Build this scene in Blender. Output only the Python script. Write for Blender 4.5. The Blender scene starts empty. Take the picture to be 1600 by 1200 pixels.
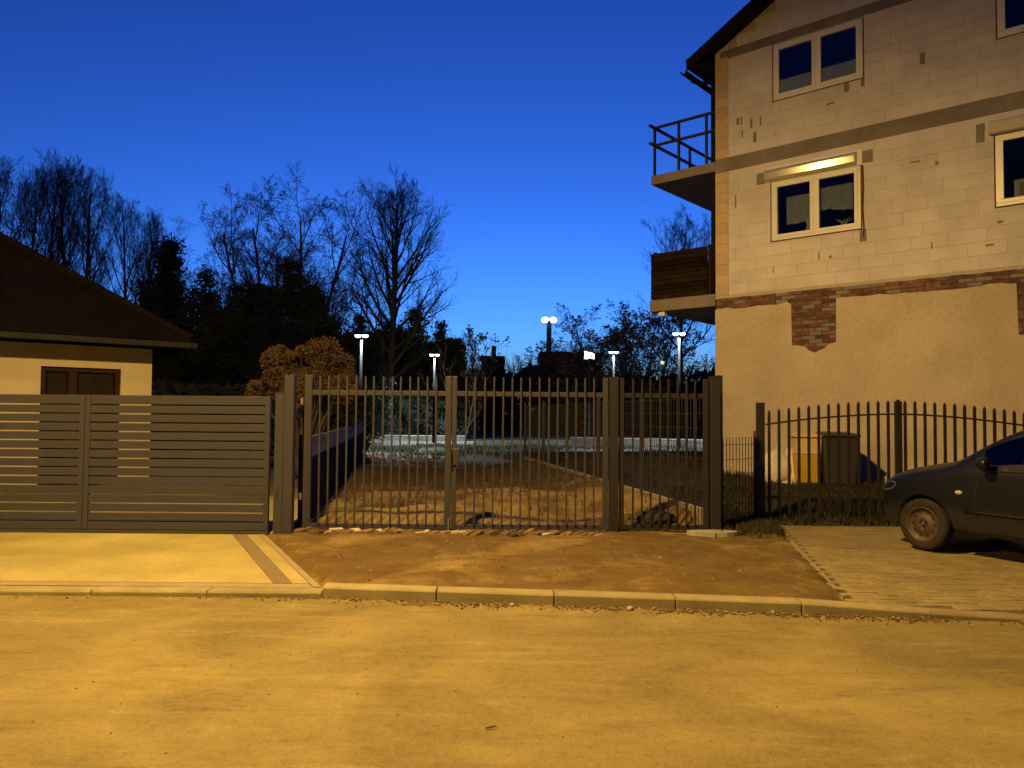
import bpy, bmesh, math, random
from mathutils import Vector, Matrix, noise
from mathutils.bvhtree import BVHTree

R = math.radians
random.seed(7)
scene = bpy.context.scene
COL = scene.collection

# ------------------------------------------------------------------ camera
PITCH, ROLL, EYE = math.atan(48 / 1200), R(0.5), 1.6
fwd = Vector((0, math.cos(PITCH), math.sin(PITCH)))
up0 = Vector((0, -math.sin(PITCH), math.cos(PITCH)))
rt0 = Vector((1, 0, 0))
rt = rt0 * math.cos(ROLL) + up0 * math.sin(ROLL)
upv = -rt0 * math.sin(ROLL) + up0 * math.cos(ROLL)
cd = bpy.data.cameras.new('camera')
cam = bpy.data.objects.new('camera', cd)
COL.objects.link(cam)
cd.sensor_width = 36.0
cd.lens = 27.0
cd.clip_end = 3000
cam.matrix_world = Matrix(((rt.x, upv.x, -fwd.x, 0), (rt.y, upv.y, -fwd.y, 0), (rt.z, upv.z, -fwd.z, EYE), (0, 0, 0, 1)))
scene.camera = cam

def at(x, y, Y):
    """the point of the place at depth Y seen at photograph pixel (x, y)"""
    d = fwd + rt * ((x - 800) / 1200) + upv * ((600 - y) / 1200)
    return Vector((0, 0, EYE)) + d * (Y / d.y)

# ------------------------------------------------------------------ sky (dusk, sun below the horizon ahead)
world = bpy.data.worlds.new('World')
scene.world = world
world.use_nodes = True
wn = world.node_tree
bg = wn.nodes['Background']
sky = wn.nodes.new('ShaderNodeTexSky')
sky.sky_type = 'NISHITA'
sky.sun_disc = False
sky.sun_elevation = R(-5)
sky.sun_rotation = R(2)
sky.ozone_density = 3.0
tint = wn.nodes.new('ShaderNodeMix')
tint.data_type = 'RGBA'
tint.blend_type = 'MULTIPLY'
tint.inputs[0].default_value = 1.0
tint.inputs[7].default_value = (0.31, 0.74, 1.12, 1)
wn.links.new(sky.outputs[0], tint.inputs[6])
wn.links.new(tint.outputs[2], bg.inputs[0])
bg.inputs[1].default_value = 0.15

scene.view_settings.view_transform = 'Standard'
scene.view_settings.look = 'None'
scene.view_settings.gamma = 1
scene.view_settings.exposure = 6.8
scene.cycles.use_denoising = True
scene.cycles.max_bounces = 6
scene.cycles.transparent_max_bounces = 12
scene.cycles.sample_clamp_indirect = 0.05

SODIUM = (1.0, 0.575, 0.138)
SODIUM_W = 64.0
LED = (0.86, 0.93, 1.0)
LED_W = 25.0

# ------------------------------------------------------------------ helpers
def link(name, me, parent=None, loc=None, kind=None):
    o = bpy.data.objects.new(name, me)
    COL.objects.link(o)
    if parent is not None:
        o.parent = parent
    if loc is not None:
        o.location = loc
    if kind:
        o['kind'] = kind
    return o

def tag(o, label, cat, group=None):
    o['label'] = label
    o['category'] = cat
    if group:
        o['group'] = group
    return o

def empty(name, loc=(0, 0, 0), rz=0, label=None, cat=None, group=None):
    o = bpy.data.objects.new(name, None)
    COL.objects.link(o)
    o.location = loc
    o.rotation_euler = (0, 0, rz)
    o.empty_display_size = 0.2
    if label:
        tag(o, label, cat, group)
    return o

def copy_tree(o, parent=None):
    c = o.copy()
    COL.objects.link(c)
    c.parent = parent
    for ch in list(o.children):
        copy_tree(ch, c)
    return c

class MB:
    def __init__(s):
        s.v, s.f, s.m = [], [], []
    def add(s, vs, fs, mi=0):
        b = len(s.v)
        s.v.extend([tuple(p) for p in vs])
        s.f.extend([tuple(i + b for i in f) for f in fs])
        s.m.extend([mi] * len(fs))
        return s
    def box(s, x0, x1, y0, y1, z0, z1, mat=None, mi=0):
        vs = [Vector(p) for p in ((x0, y0, z0), (x1, y0, z0), (x1, y1, z0), (x0, y1, z0), (x0, y0, z1), (x1, y0, z1), (x1, y1, z1), (x0, y1, z1))]
        if mat is not None:
            vs = [mat @ p for p in vs]
        return s.add(vs, [(0, 3, 2, 1), (4, 5, 6, 7), (0, 1, 5, 4), (1, 2, 6, 5), (2, 3, 7, 6), (3, 0, 4, 7)], mi)
    def tube(s, pts, rad, n=6, cap=True, mi=0):
        pts = [Vector(p) for p in pts]
        rings = []
        for i, p in enumerate(pts):
            d = (pts[min(i + 1, len(pts) - 1)] - pts[max(i - 1, 0)])
            if d.length < 1e-9:
                d = Vector((0, 0, 1))
            d.normalize()
            a = d.orthogonal().normalized() if abs(d.z) > 0.95 else d.cross(Vector((0, 0, 1))).normalized()
            b = d.cross(a)
            r = rad[i] if isinstance(rad, (list, tuple)) else rad
            rings.append([p + (a * math.cos(2 * math.pi * k / n) + b * math.sin(2 * math.pi * k / n)) * r for k in range(n)])
        fs = []
        for i in range(len(pts) - 1):
            for k in range(n):
                fs.append((i * n + k, i * n + (k + 1) % n, (i + 1) * n + (k + 1) % n, (i + 1) * n + k))
        if cap:
            fs.append(tuple(range(n - 1, -1, -1)))
            fs.append(tuple((len(pts) - 1) * n + k for k in range(n)))
        return s.add([p for r_ in rings for p in r_], fs, mi)
    def lathe(s, prof, n=24, axis='z', mat=None, closed=False, mi=0):
        vs = []
        for (r, h) in prof:
            for k in range(n):
                a = 2 * math.pi * k / n
                p = Vector((r * math.cos(a), r * math.sin(a), h))
                if axis == 'y':
                    p = Vector((p.x, p.z, p.y))
                vs.append(mat @ p if mat else p)
        fs = []
        m = len(prof)
        for i in range(m if closed else m - 1):
            for k in range(n):
                j = (i + 1) % m
                fs.append((i * n + k, i * n + (k + 1) % n, j * n + (k + 1) % n, j * n + k))
        return s.add(vs, fs, mi)
    def mesh(s, name, smooth=False):
        me = bpy.data.meshes.new(name)
        me.from_pydata(s.v, [], s.f)
        me.update()
        if smooth:
            me.polygons.foreach_set('use_smooth', [True] * len(me.polygons))
        return me
    def build(s, name, mat, parent=None, smooth=False, bevel=0, loc=None, kind=None):
        me = s.mesh(name, smooth)
        if mat:
            me.materials.append(mat)
        o = link(name, me, parent, loc, kind)
        if bevel:
            b = o.modifiers.new('bevel', 'BEVEL')
            b.width = bevel
            b.segments = 2
            b.limit_method = 'ANGLE'
        return o

def prism(outline, y0, y1):
    """outline in (x, z), extruded along y"""
    m = MB()
    n = len(outline)
    vs = [(x, y0, z) for x, z in outline] + [(x, y1, z) for x, z in outline]
    fs = [tuple(range(n)), tuple(range(2 * n - 1, n - 1, -1))] + [(i, i + n, (i + 1) % n + n, (i + 1) % n) for i in range(n)]
    return m.add(vs, fs)

def fix(o):
    bm = bmesh.new()
    bm.from_mesh(o.data)
    bmesh.ops.recalc_face_normals(bm, faces=bm.faces)
    bmesh.ops.triangulate(bm, faces=[f for f in bm.faces if len(f.verts) > 4])
    bm.to_mesh(o.data)
    bm.free()
    return o

def sstep(a, b, x):
    t = min(1, max(0, (x - a) / (b - a)))
    return t * t * (3 - 2 * t)

# ------------------------------------------------------------------ materials
def new_mat(name):
    m = bpy.data.materials.new(name)
    m.use_nodes = True
    nt = m.node_tree
    return m, nt, nt.nodes['Principled BSDF']

def nd(nt, t, **kw):
    n = nt.nodes.new(t)
    for k, v in kw.items():
        setattr(n, k, v)
    return n

def mixc(nt, fac, a, b, mode='MIX'):
    n = nt.nodes.new('ShaderNodeMix')
    n.data_type = 'RGBA'
    n.blend_type = mode
    for sock, v in ((n.inputs[0], fac), (n.inputs[6], a), (n.inputs[7], b)):
        if hasattr(v, 'is_linked') or hasattr(v, 'links'):
            nt.links.new(v, sock)
        elif isinstance(v, (int, float)):
            sock.default_value = v
        else:
            sock.default_value = (*v[:3], 1)
    return n.outputs[2]

def ntex(nt, co, scale, detail=5, rough=0.6, dist=0.0):
    n = nt.nodes.new('ShaderNodeTexNoise')
    n.inputs['Scale'].default_value = scale
    n.inputs['Detail'].default_value = detail
    n.inputs['Roughness'].default_value = rough
    n.inputs['Distortion'].default_value = dist
    nt.links.new(co, n.inputs['Vector'])
    return n.outputs[0]

def remap(nt, v, a, b, c=0.0, d=1.0):
    n = nt.nodes.new('ShaderNodeMapRange')
    n.inputs[1].default_value = a
    n.inputs[2].default_value = b
    n.inputs[3].default_value = c
    n.inputs[4].default_value = d
    nt.links.new(v, n.inputs[0])
    return n.outputs[0]

def coords(nt, kind='pos'):
    if kind == 'pos':
        return nt.nodes.new('ShaderNodeNewGeometry').outputs['Position']
    return nt.nodes.new('ShaderNodeTexCoord').outputs['Object']

def bumpit(nt, b, h, strength, dist=0.02):
    n = nt.nodes.new('ShaderNodeBump')
    n.inputs['Strength'].default_value = strength
    n.inputs['Distance'].default_value = dist
    nt.links.new(h, n.inputs['Height'])
    nt.links.new(n.outputs[0], b.inputs['Normal'])

def pmat(name, c1, c2, scale=4, rough=0.7, bump=0.2, metal=0.0, fine=40, co='obj', rnd=0.0, spec=0.5, dist=0.01, lo=0.35, hi=0.65):
    """two colours mottled by noise, with fine relief and optional tint per object"""
    m, nt, b = new_mat(name)
    c = coords(nt, co)
    n1 = ntex(nt, c, scale, 6)
    n2 = ntex(nt, c, fine, 4)
    col = mixc(nt, remap(nt, n1, lo, hi), c1, c2)
    col = mixc(nt, remap(nt, n2, 0.3, 0.7, 0, 0.35), col, [x * 0.6 for x in c1])
    if rnd:
        oi = nt.nodes.new('ShaderNodeObjectInfo')
        hsv = nt.nodes.new('ShaderNodeHueSaturation')
        nt.links.new(remap(nt, oi.outputs['Random'], 0, 1, 1 - rnd, 1 + rnd), hsv.inputs['Value'])
        nt.links.new(col, hsv.inputs['Color'])
        col = hsv.outputs[0]
    nt.links.new(col, b.inputs['Base Color'])
    nt.links.new(remap(nt, n2, 0.3, 0.7, rough - 0.1, min(1, rough + 0.1)), b.inputs['Roughness'])
    b.inputs['Metallic'].default_value = metal
    b.inputs['Specular IOR Level'].default_value = spec
    if bump:
        bumpit(nt, b, n2, bump, dist)
    return m

def emit_mat(name, col, strength):
    m, nt, b = new_mat(name)
    b.inputs['Base Color'].default_value = (0.8, 0.8, 0.8, 1)
    b.inputs['Emission Color'].default_value = (*col, 1)
    b.inputs['Emission Strength'].default_value = strength
    return m

def glass_mat(name, tintc=(0.75, 0.8, 0.85), mixv=0.12):
    m, nt, b = new_mat(name)
    nt.nodes.remove(b)
    out = nt.nodes['Material Output']
    tr = nd(nt, 'ShaderNodeBsdfTransparent')
    tr.inputs[0].default_value = (*tintc, 1)
    gl = nd(nt, 'ShaderNodeBsdfGlossy')
    gl.inputs['Roughness'].default_value = 0.02
    fr = nd(nt, 'ShaderNodeFresnel')
    fr.inputs[0].default_value = 1.5
    mx = nd(nt, 'ShaderNodeMixShader')
    ad = nd(nt, 'ShaderNodeMath', operation='ADD')
    ad.inputs[1].default_value = mixv
    nt.links.new(fr.outputs[0], ad.inputs[0])
    nt.links.new(ad.outputs[0], mx.inputs[0])
    nt.links.new(tr.outputs[0], mx.inputs[1])
    nt.links.new(gl.outputs[0], mx.inputs[2])
    nt.links.new(mx.outputs[0], out.inputs[0])
    return m

def road_material():
    m, nt, b = new_mat('dusty_asphalt')
    c = coords(nt)
    big = ntex(nt, c, 0.7, 6, 0.62, 0.8)
    mid = ntex(nt, c, 2.3, 6, 0.65, 0.4)
    fin = ntex(nt, c, 55, 3, 0.7)
    col = mixc(nt, remap(nt, big, 0.38, 0.62), (0.125, 0.102, 0.034), (0.265, 0.225, 0.08))
    col = mixc(nt, remap(nt, mid, 0.35, 0.68, 0, 0.75), col, (0.18, 0.15, 0.052))
    # worn pale scuffs stretched along the street
    mp = nd(nt, 'ShaderNodeMapping')
    mp.inputs['Scale'].default_value = (0.5, 2.6, 1)
    mp.inputs['Rotation'].default_value = (0, 0, R(-12))
    nt.links.new(c, mp.inputs[0])
    scuff = ntex(nt, mp.outputs[0], 1.7, 7, 0.7, 0.9)
    col = mixc(nt, remap(nt, scuff, 0.54, 0.70, 0, 0.75), col, (0.31, 0.27, 0.115))
    col = mixc(nt, remap(nt, scuff, 0.46, 0.32, 0, 0.75), col, (0.115, 0.092, 0.036))
    vo = nd(nt, 'ShaderNodeTexVoronoi', feature='DISTANCE_TO_EDGE')
    vo.inputs['Scale'].default_value = 0.55
    wob = mixc(nt, 0.12, c, ntexcol(nt, c, 2.5), 'ADD')
    nt.links.new(wob, vo.inputs['Vector'])
    crack = remap(nt, vo.outputs[0], 0.0, 0.012, 1, 0)
    crk = nd(nt, 'ShaderNodeMath', operation='MULTIPLY')
    nt.links.new(crack, crk.inputs[0])
    nt.links.new(remap(nt, big, 0.5, 0.66, 0, 0.16), crk.inputs[1])
    col = mixc(nt, crk.outputs[0], col, (0.07, 0.055, 0.04))
    grit = ntex(nt, c, 17, 6, 0.75)
    col = mixc(nt, remap(nt, grit, 0.42, 0.66, 0.0, 0.28), col, (0.30, 0.255, 0.11))
    col = mixc(nt, remap(nt, grit, 0.44, 0.30, 0.0, 0.4), col, (0.085, 0.066, 0.028))
    col = mixc(nt, remap(nt, fin, 0.42, 0.70, 0.0, 0.45), col, (0.09, 0.072, 0.032))
    spk = nd(nt, 'ShaderNodeTexVoronoi')
    spk.inputs['Scale'].default_value = 11
    nt.links.new(c, spk.inputs['Vector'])
    col = mixc(nt, remap(nt, spk.outputs['Distance'], 0.10, 0.05, 0.0, 0.5), col, (0.06, 0.045, 0.025))
    nt.links.new(col, b.inputs['Base Color'])
    b.inputs['Roughness'].default_value = 0.85
    b.inputs['Specular IOR Level'].default_value = 0.3
    hm = nd(nt, 'ShaderNodeMath', operation='MULTIPLY_ADD')
    nt.links.new(mid, hm.inputs[0])
    hm.inputs[1].default_value = 1.2
    nt.links.new(fin, hm.inputs[2])
    bumpit(nt, b, hm.outputs[0], 0.7, 0.014)
    return m

def ntexcol(nt, co, scale):
    n = nt.nodes.new('ShaderNodeTexNoise')
    n.inputs['Scale'].default_value = scale
    nt.links.new(co, n.inputs['Vector'])
    return n.outputs[1]

def soil_material():
    """bare sandy soil near the street, thin frosted grass further back"""
    m, nt, b = new_mat('sandy_soil')
    c = coords(nt)
    sep = nd(nt, 'ShaderNodeSeparateXYZ')
    nt.links.new(c, sep.inputs[0])
    n1 = ntex(nt, c, 0.9, 6, 0.6, 0.5)
    n2 = ntex(nt, c, 3.2, 6, 0.65, 0.3)
    n3 = ntex(nt, c, 24, 7, 0.8)
    dark = mixc(nt, remap(nt, n2, 0.35, 0.65), (0.10, 0.068, 0.024), (0.15, 0.104, 0.037))
    sand = mixc(nt, remap(nt, n3, 0.3, 0.7), (0.30, 0.235, 0.095), (0.215, 0.16, 0.063))
    lotw = nd(nt, 'ShaderNodeMath', operation='MULTIPLY_ADD')
    nt.links.new(remap(nt, sep.outputs[1], 9.8, 10.6), lotw.inputs[0])
    lotw.inputs[1].default_value = 0.105
    nt.links.new(n1, lotw.inputs[2])
    soil = mixc(nt, remap(nt, lotw.outputs[0], 0.52, 0.68), dark, sand)
    soil = mixc(nt, remap(nt, n2, 0.58, 0.70, 0, 0.45), soil, sand)
    soil = mixc(nt, remap(nt, n3, 0.48, 0.34, 0, 0.7), soil, (0.05, 0.034, 0.014))
    lawn = mixc(nt, remap(nt, n2, 0.42, 0.66), (0.035, 0.045, 0.022), (0.12, 0.13, 0.095))
    ysum = nd(nt, 'ShaderNodeMath', operation='MULTIPLY_ADD')
    nt.links.new(n1, ysum.inputs[0])
    ysum.inputs[1].default_value = 6.0
    nt.links.new(sep.outputs[1], ysum.inputs[2])
    far = remap(nt, ysum.outputs[0], 18.0, 20.5)
    col = mixc(nt, far, soil, lawn)
    nt.links.new(col, b.inputs['Base Color'])
    b.inputs['Roughness'].default_value = 0.95
    b.inputs['Specular IOR Level'].default_value = 0.15
    hm = nd(nt, 'ShaderNodeMath', operation='MULTIPLY_ADD')
    nt.links.new(n2, hm.inputs[0])
    hm.inputs[1].default_value = 1.5
    nt.links.new(n3, hm.inputs[2])
    bumpit(nt, b, hm.outputs[0], 0.7, 0.02)
    return m

M = {}
M['road'] = road_material()
M['soil'] = soil_material()
M['earth'] = pmat('far_earth', (0.06, 0.065, 0.045), (0.10, 0.10, 0.075), 0.15, 0.95, 0.3, co='pos', fine=3, spec=0.03)
M['lawn'] = pmat('frosted_lawn', (0.035, 0.045, 0.022), (0.12, 0.13, 0.095), 0.35, 0.95, 0.4, co='pos', fine=4, dist=0.05, spec=0.03)
M['path'] = pmat('pale_gravel', (0.20, 0.195, 0.17), (0.075, 0.078, 0.06), 1.1, 0.9, 0.4, co='pos', fine=14)
M['garden'] = pmat('dark_turf', (0.020, 0.024, 0.012), (0.045, 0.042, 0.022), 2.0, 0.95, 0.6, co='pos', fine=22, dist=0.03)
M['kerb'] = pmat('kerb_concrete', (0.22, 0.195, 0.10), (0.30, 0.27, 0.145), 3, 0.85, 0.35, fine=60, rnd=0.12, co='pos')
M['paving'] = pmat('pale_paving', (0.25, 0.222, 0.08), (0.40, 0.355, 0.145), 0.9, 0.8, 0.25, fine=34, co='pos')
M['paving_dark'] = pmat('brown_paving', (0.15, 0.12, 0.07), (0.19, 0.155, 0.09), 3, 0.85, 0.25, fine=40, co='pos')
M['edging'] = pmat('edging_concrete', (0.24, 0.20, 0.125), (0.30, 0.255, 0.16), 3, 0.85, 0.3, fine=40, co='pos')
M['paver'] = pmat('worn_paver', (0.20, 0.165, 0.075), (0.28, 0.235, 0.11), 2.5, 0.85, 0.4, fine=30, co='pos', rnd=0.10)
M['joint'] = pmat('joint_sand', (0.11, 0.088, 0.042), (0.15, 0.12, 0.06), 3, 0.95, 0.3, co='pos')
M['anthracite'] = pmat('anthracite_paint', (0.037, 0.038, 0.060), (0.044, 0.045, 0.069), 3, 0.5, 0.06, fine=120, metal=0.0, dist=0.002)
M['darkmetal'] = pmat('dark_gate_metal', (0.020, 0.020, 0.026), (0.026, 0.025, 0.031), 3, 0.6, 0.08, fine=120, dist=0.002, spec=0.3)  # darker tone for the right-hand posts and the narrow leaf
M['blackiron'] = pmat('black_iron_paint', (0.014, 0.012, 0.011), (0.026, 0.021, 0.018), 6, 0.55, 0.1, fine=90, dist=0.002)
M['steel'] = pmat('galvanised_steel', (0.30, 0.31, 0.32), (0.4, 0.41, 0.42), 6, 0.45, 0.05, metal=0.8)
M['block'] = pmat('aerated_block', (0.53, 0.525, 0.60), (0.67, 0.66, 0.74), 1.3, 0.9, 0.3, fine=45, rnd=0.045, co='pos', dist=0.006)
M['mortar'] = pmat('mortar', (0.40, 0.37, 0.40), (0.48, 0.45, 0.48), 4, 0.95, 0.3, co='pos')
M['beam'] = pmat('ring_beam_concrete', (0.17, 0.155, 0.16), (0.25, 0.23, 0.235), 1.6, 0.9, 0.35, fine=25, co='pos')
M['quoin'] = pmat('clay_quoin', (0.49, 0.385, 0.28), (0.56, 0.45, 0.35), 3, 0.9, 0.3, rnd=0.09, fine=30, co='pos')
M['render'] = pmat('ochre_render', (0.41, 0.365, 0.32), (0.53, 0.48, 0.44), 0.9, 0.95, 0.45, fine=18, co='pos', dist=0.01)
M['brick'] = pmat('old_red_brick', (0.10, 0.056, 0.052), (0.20, 0.125, 0.108), 7, 0.95, 0.6, rnd=0.45, fine=30, co='pos')
M['chipm'] = pmat('chipped_block', (0.17, 0.14, 0.14), (0.30, 0.26, 0.27), 30, 0.95, 0.5, co='pos')
M['pvc'] = pmat('white_pvc', (0.70, 0.72, 0.82), (0.76, 0.78, 0.88), 3, 0.35, 0.03, fine=60)
M['foam'] = pmat('brown_foam', (0.085, 0.045, 0.03), (0.13, 0.07, 0.04), 12, 0.95, 0.6)
M['alu'] = pmat('shutter_aluminium', (0.60, 0.60, 0.60), (0.66, 0.66, 0.66), 4, 0.16, 0.0, metal=0.55, fine=50)
M['dullbox'] = pmat('dull_shutter_box', (0.50, 0.49, 0.50), (0.56, 0.55, 0.56), 4, 0.8, 0.05, spec=0.15)
for l_ in list(M['alu'].node_tree.links):
    if l_.to_socket.name == 'Roughness' and l_.to_node.type == 'BSDF_PRINCIPLED':
        M['alu'].node_tree.links.remove(l_)
M['alu'].node_tree.nodes['Principled BSDF'].inputs['Roughness'].default_value = 0.11
M['glass'] = glass_mat('window_glass')
M['carglass'] = glass_mat('tinted_car_glass', (0.34, 0.40, 0.42), 0.05)
M['lace'] = pmat('lace_curtain', (0.46, 0.47, 0.5), (0.64, 0.64, 0.66), 14, 0.9, 0.1, fine=70)
M['interior'] = pmat('dark_interior', (0.02, 0.02, 0.025), (0.03, 0.03, 0.035), 2, 0.9, 0)
M['paper'] = pmat('pale_blind', (0.68, 0.68, 0.70), (0.76, 0.76, 0.78), 3, 0.8, 0.1)
M['rooftile'] = pmat('brown_roof_tile', (0.004, 0.003, 0.003), (0.0085, 0.0055, 0.0052), 1.5, 0.9, 0.5, fine=20, co='pos', rnd=0.2, dist=0.02, spec=0.12)
M['soffit'] = pmat('dark_soffit_wood', (0.010, 0.008, 0.007), (0.018, 0.013, 0.012), 4, 0.85, 0.2, spec=0.2)
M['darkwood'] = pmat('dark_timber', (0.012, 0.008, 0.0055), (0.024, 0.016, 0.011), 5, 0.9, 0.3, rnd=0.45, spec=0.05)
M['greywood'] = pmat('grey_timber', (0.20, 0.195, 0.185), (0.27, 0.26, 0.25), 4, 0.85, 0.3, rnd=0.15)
M['doorpanel'] = pmat('brown_door_panel', (0.012, 0.008, 0.0075), (0.017, 0.011, 0.010), 3, 0.75, 0.1, spec=0.2)
M['doorframe'] = pmat('brown_door_frame', (0.024, 0.013, 0.011), (0.03, 0.017, 0.014), 3, 0.75, 0.1, spec=0.2)
M['cream'] = pmat('cream_render', (0.50, 0.45, 0.37), (0.56, 0.505, 0.42), 1.2, 0.92, 0.25, fine=60, co='pos')
M['bark'] = pmat('bare_bark', (0.05, 0.045, 0.042), (0.085, 0.075, 0.07), 5, 0.95, 0.4, fine=20)
M['twig'] = pmat('bare_twig', (0.055, 0.05, 0.05), (0.075, 0.068, 0.066), 3, 0.95, 0)
M['birch'] = pmat('pale_birch_bark', (0.24, 0.24, 0.235), (0.15, 0.15, 0.148), 9, 0.8, 0.2)
M['needle'] = pmat('dark_needles', (0.012, 0.020, 0.012), (0.022, 0.032, 0.018), 1.2, 0.9, 0)
M['shrub'] = pmat('green_shrub_leaf', (0.022, 0.042, 0.016), (0.04, 0.065, 0.026), 2.5, 0.7, 0)
M['thuja'] = pmat('bronzed_thuja', (0.075, 0.048, 0.034), (0.16, 0.105, 0.062), 3.5, 0.85, 0)
M['dryleaf'] = pmat('dry_leaf', (0.20, 0.12, 0.06), (0.32, 0.22, 0.11), 6, 0.9, 0.1)
M['grass'] = pmat('winter_grass', (0.022, 0.024, 0.013), (0.05, 0.045, 0.025), 1.6, 0.9, 0, co='pos')
M['deadgrass'] = pmat('dead_grass', (0.10, 0.068, 0.036), (0.055, 0.038, 0.022), 1.4, 0.9, 0, co='pos')
M['straw'] = pmat('flattened_straw', (0.17, 0.125, 0.05), (0.11, 0.08, 0.03), 1.4, 0.95, 0, co='pos', spec=0.1)
M['stone'] = pmat('rubble_stone', (0.30, 0.26, 0.2), (0.42, 0.37, 0.3), 8, 0.9, 0.5, rnd=0.3)
M['yellowbin'] = pmat('yellow_plastic', (0.48, 0.31, 0.02), (0.54, 0.35, 0.03), 5, 0.5, 0.05)
M['paleyellow'] = pmat('faded_yellow_plastic', (0.62, 0.48, 0.24), (0.68, 0.53, 0.28), 5, 0.5, 0.05)
M['blackbin'] = pmat('charcoal_plastic', (0.032, 0.032, 0.036), (0.045, 0.045, 0.05), 5, 0.5, 0.08)
M['rubber'] = pmat('dusty_tyre', (0.022, 0.019, 0.017), (0.042, 0.035, 0.03), 6, 0.9, 0.2, spec=0.2)
M['rim'] = pmat('rusty_steel_rim', (0.06, 0.046, 0.04), (0.09, 0.07, 0.06), 9, 0.55, 0.1, metal=0.3)
M['bag'] = pmat('white_sack', (0.62, 0.60, 0.54), (0.72, 0.70, 0.64), 6, 0.6, 0.4, fine=16)
M['oldbrick'] = pmat('soil_stained_brick', (0.12, 0.082, 0.04), (0.19, 0.13, 0.065), 9, 0.95, 0.5, rnd=0.35)
M['white'] = pmat('white_board', (0.66, 0.64, 0.6), (0.74, 0.72, 0.68), 3, 0.7, 0.1)
M['black'] = pmat('matt_black', (0.008, 0.008, 0.009), (0.014, 0.014, 0.015), 3, 0.8, 0)
M['concrete_wall'] = pmat('white_low_wall', (0.28, 0.28, 0.27), (0.36, 0.36, 0.35), 1.2, 0.9, 0.2, co='pos')
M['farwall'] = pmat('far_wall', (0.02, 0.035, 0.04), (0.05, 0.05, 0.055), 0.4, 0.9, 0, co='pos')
M['lamppost'] = pmat('grey_lamp_post', (0.010, 0.010, 0.011), (0.014, 0.014, 0.015), 4, 0.9, 0.05, spec=0.04)
M['led'] = emit_mat('led_lens', (0.82, 0.92, 1.0), 0.055)
M['ledbig'] = emit_mat('globe_lens', (0.93, 0.96, 1.0), 0.05)
M['sign'] = emit_mat('lit_sign', (0.9, 0.93, 1.0), 0.03)
M['yellowglow'] = emit_mat('far_yellow_lamp', (1.0, 0.85, 0.35), 0.02)
M['sodium'] = emit_mat('sodium_lens', (1.0, 0.6, 0.15), 6.0)

def car_paint():
    m, nt, b = new_mat('dark_blue_paint')
    c = coords(nt, 'obj')
    sep = nd(nt, 'ShaderNodeSeparateXYZ')
    nt.links.new(c, sep.inputs[0])
    n1 = ntex(nt, c, 5, 6, 0.65)
    zz = nd(nt, 'ShaderNodeMath', operation='MULTIPLY_ADD')
    nt.links.new(n1, zz.inputs[0])
    zz.inputs[1].default_value = -0.35
    nt.links.new(sep.outputs[2], zz.inputs[2])
    low_tone = remap(nt, zz.outputs[0], 0.40, -0.05, 0.0, 0.6)   # browner and rougher towards the bottom of the body
    col = mixc(nt, low_tone, (0.005, 0.007, 0.014), (0.055, 0.045, 0.034))
    nt.links.new(col, b.inputs['Base Color'])
    nt.links.new(remap(nt, low_tone, 0, 0.6, 0.35, 0.85), b.inputs['Roughness'])
    b.inputs['Specular IOR Level'].default_value = 0.3
    b.inputs['Coat Weight'].default_value = 0.1
    b.inputs['Coat Roughness'].default_value = 0.15
    return m
M['carpaint'] = car_paint()
M['amber'] = pmat('repeater_lens', (0.45, 0.40, 0.30), (0.5, 0.45, 0.35), 20, 0.2, 0)
M['lens'] = pmat('headlamp_lens', (0.05, 0.055, 0.06), (0.08, 0.085, 0.09), 20, 0.15, 0)

# ------------------------------------------------------------------ layout lines of the place
def kerb_y(x):
    if x < -1.63:
        return 6.72 + 0.004 * (x + 1.63)
    return 6.72 - 0.1035 * (x + 1.63)

def left_edge_x(y):      # right edge of the left driveway
    return -1.66 - (y - 6.85) * 0.515

def right_edge_x(y):     # left edge of the right driveway
    return 2.94 + (y - 7.06) * 0.2

def board_x(y):
    return 2.54 - 0.1734 * (y - 9.9)

def H(x, y):
    n = noise.noise(Vector((x * 0.8, y * 0.8, 1.3))) * 0.035 + noise.noise(Vector((x * 2.6, y * 2.6, 4.1))) * 0.018 + noise.noise(Vector((x * 7, y * 7, 2.1))) * 0.007
    z = 0.115 + 0.02 * sstep(7, 9.5, y)
    k = sstep(kerb_y(x) + 0.1, kerb_y(x) + 0.6, y)
    z = 0.075 * (1 - k) + z * k + n * (0.1 + 0.9 * k)
    if y > 9.9:
        w = sstep(9.9, 10.6, y) * (1 - sstep(15.5, 19, y))
        if x < board_x(y):
            z += w * (0.17 * math.exp(-((x - 0.4) / 1.4) ** 2 - ((y - 13.4) / 1.3) ** 2) + 0.12 * math.exp(-((x + 1.6) / 0.9) ** 2 - ((y - 11.2) / 0.5) ** 2))
            z += w * n * 1.3
            z += 0.19 * math.exp(-((board_x(y) - x) / 0.55) ** 2) * sstep(9.95, 10.5, y) * (1 - sstep(20, 23, y))
    z += 0.24 * sstep(board_x(y) + 0.3, board_x(y) + 2.5, x) * sstep(10.6, 14.0, y) * (1 - sstep(21, 25, y))
    z = z + (0.10 - z) * sstep(24, 27.5, y)
    if y < 16 and x < left_edge_x(min(y, 9.5)) + 0.07:
        z = min(z, 0.056 + 0.049 * min(1, max(0, (y - 6.87) / 2.6)) - 0.03)
    if y < 10.75 and x > right_edge_x(y) - 0.06:
        z = min(z, 0.045 + 0.055 * min(1, max(0, (y - 6.5) / 4.3)) - (0.012 if x < right_edge_x(y) + 0.02 else 0.05))
    return z

# ------------------------------------------------------------------ setting
g = MB()
g.add([(-900, -300, -0.07), (900, -300, -0.07), (900, 1500, -0.07), (-900, 1500, -0.07)], [(0, 1, 2, 3)])
g.build('ground', M['earth'], kind='structure')

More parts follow.
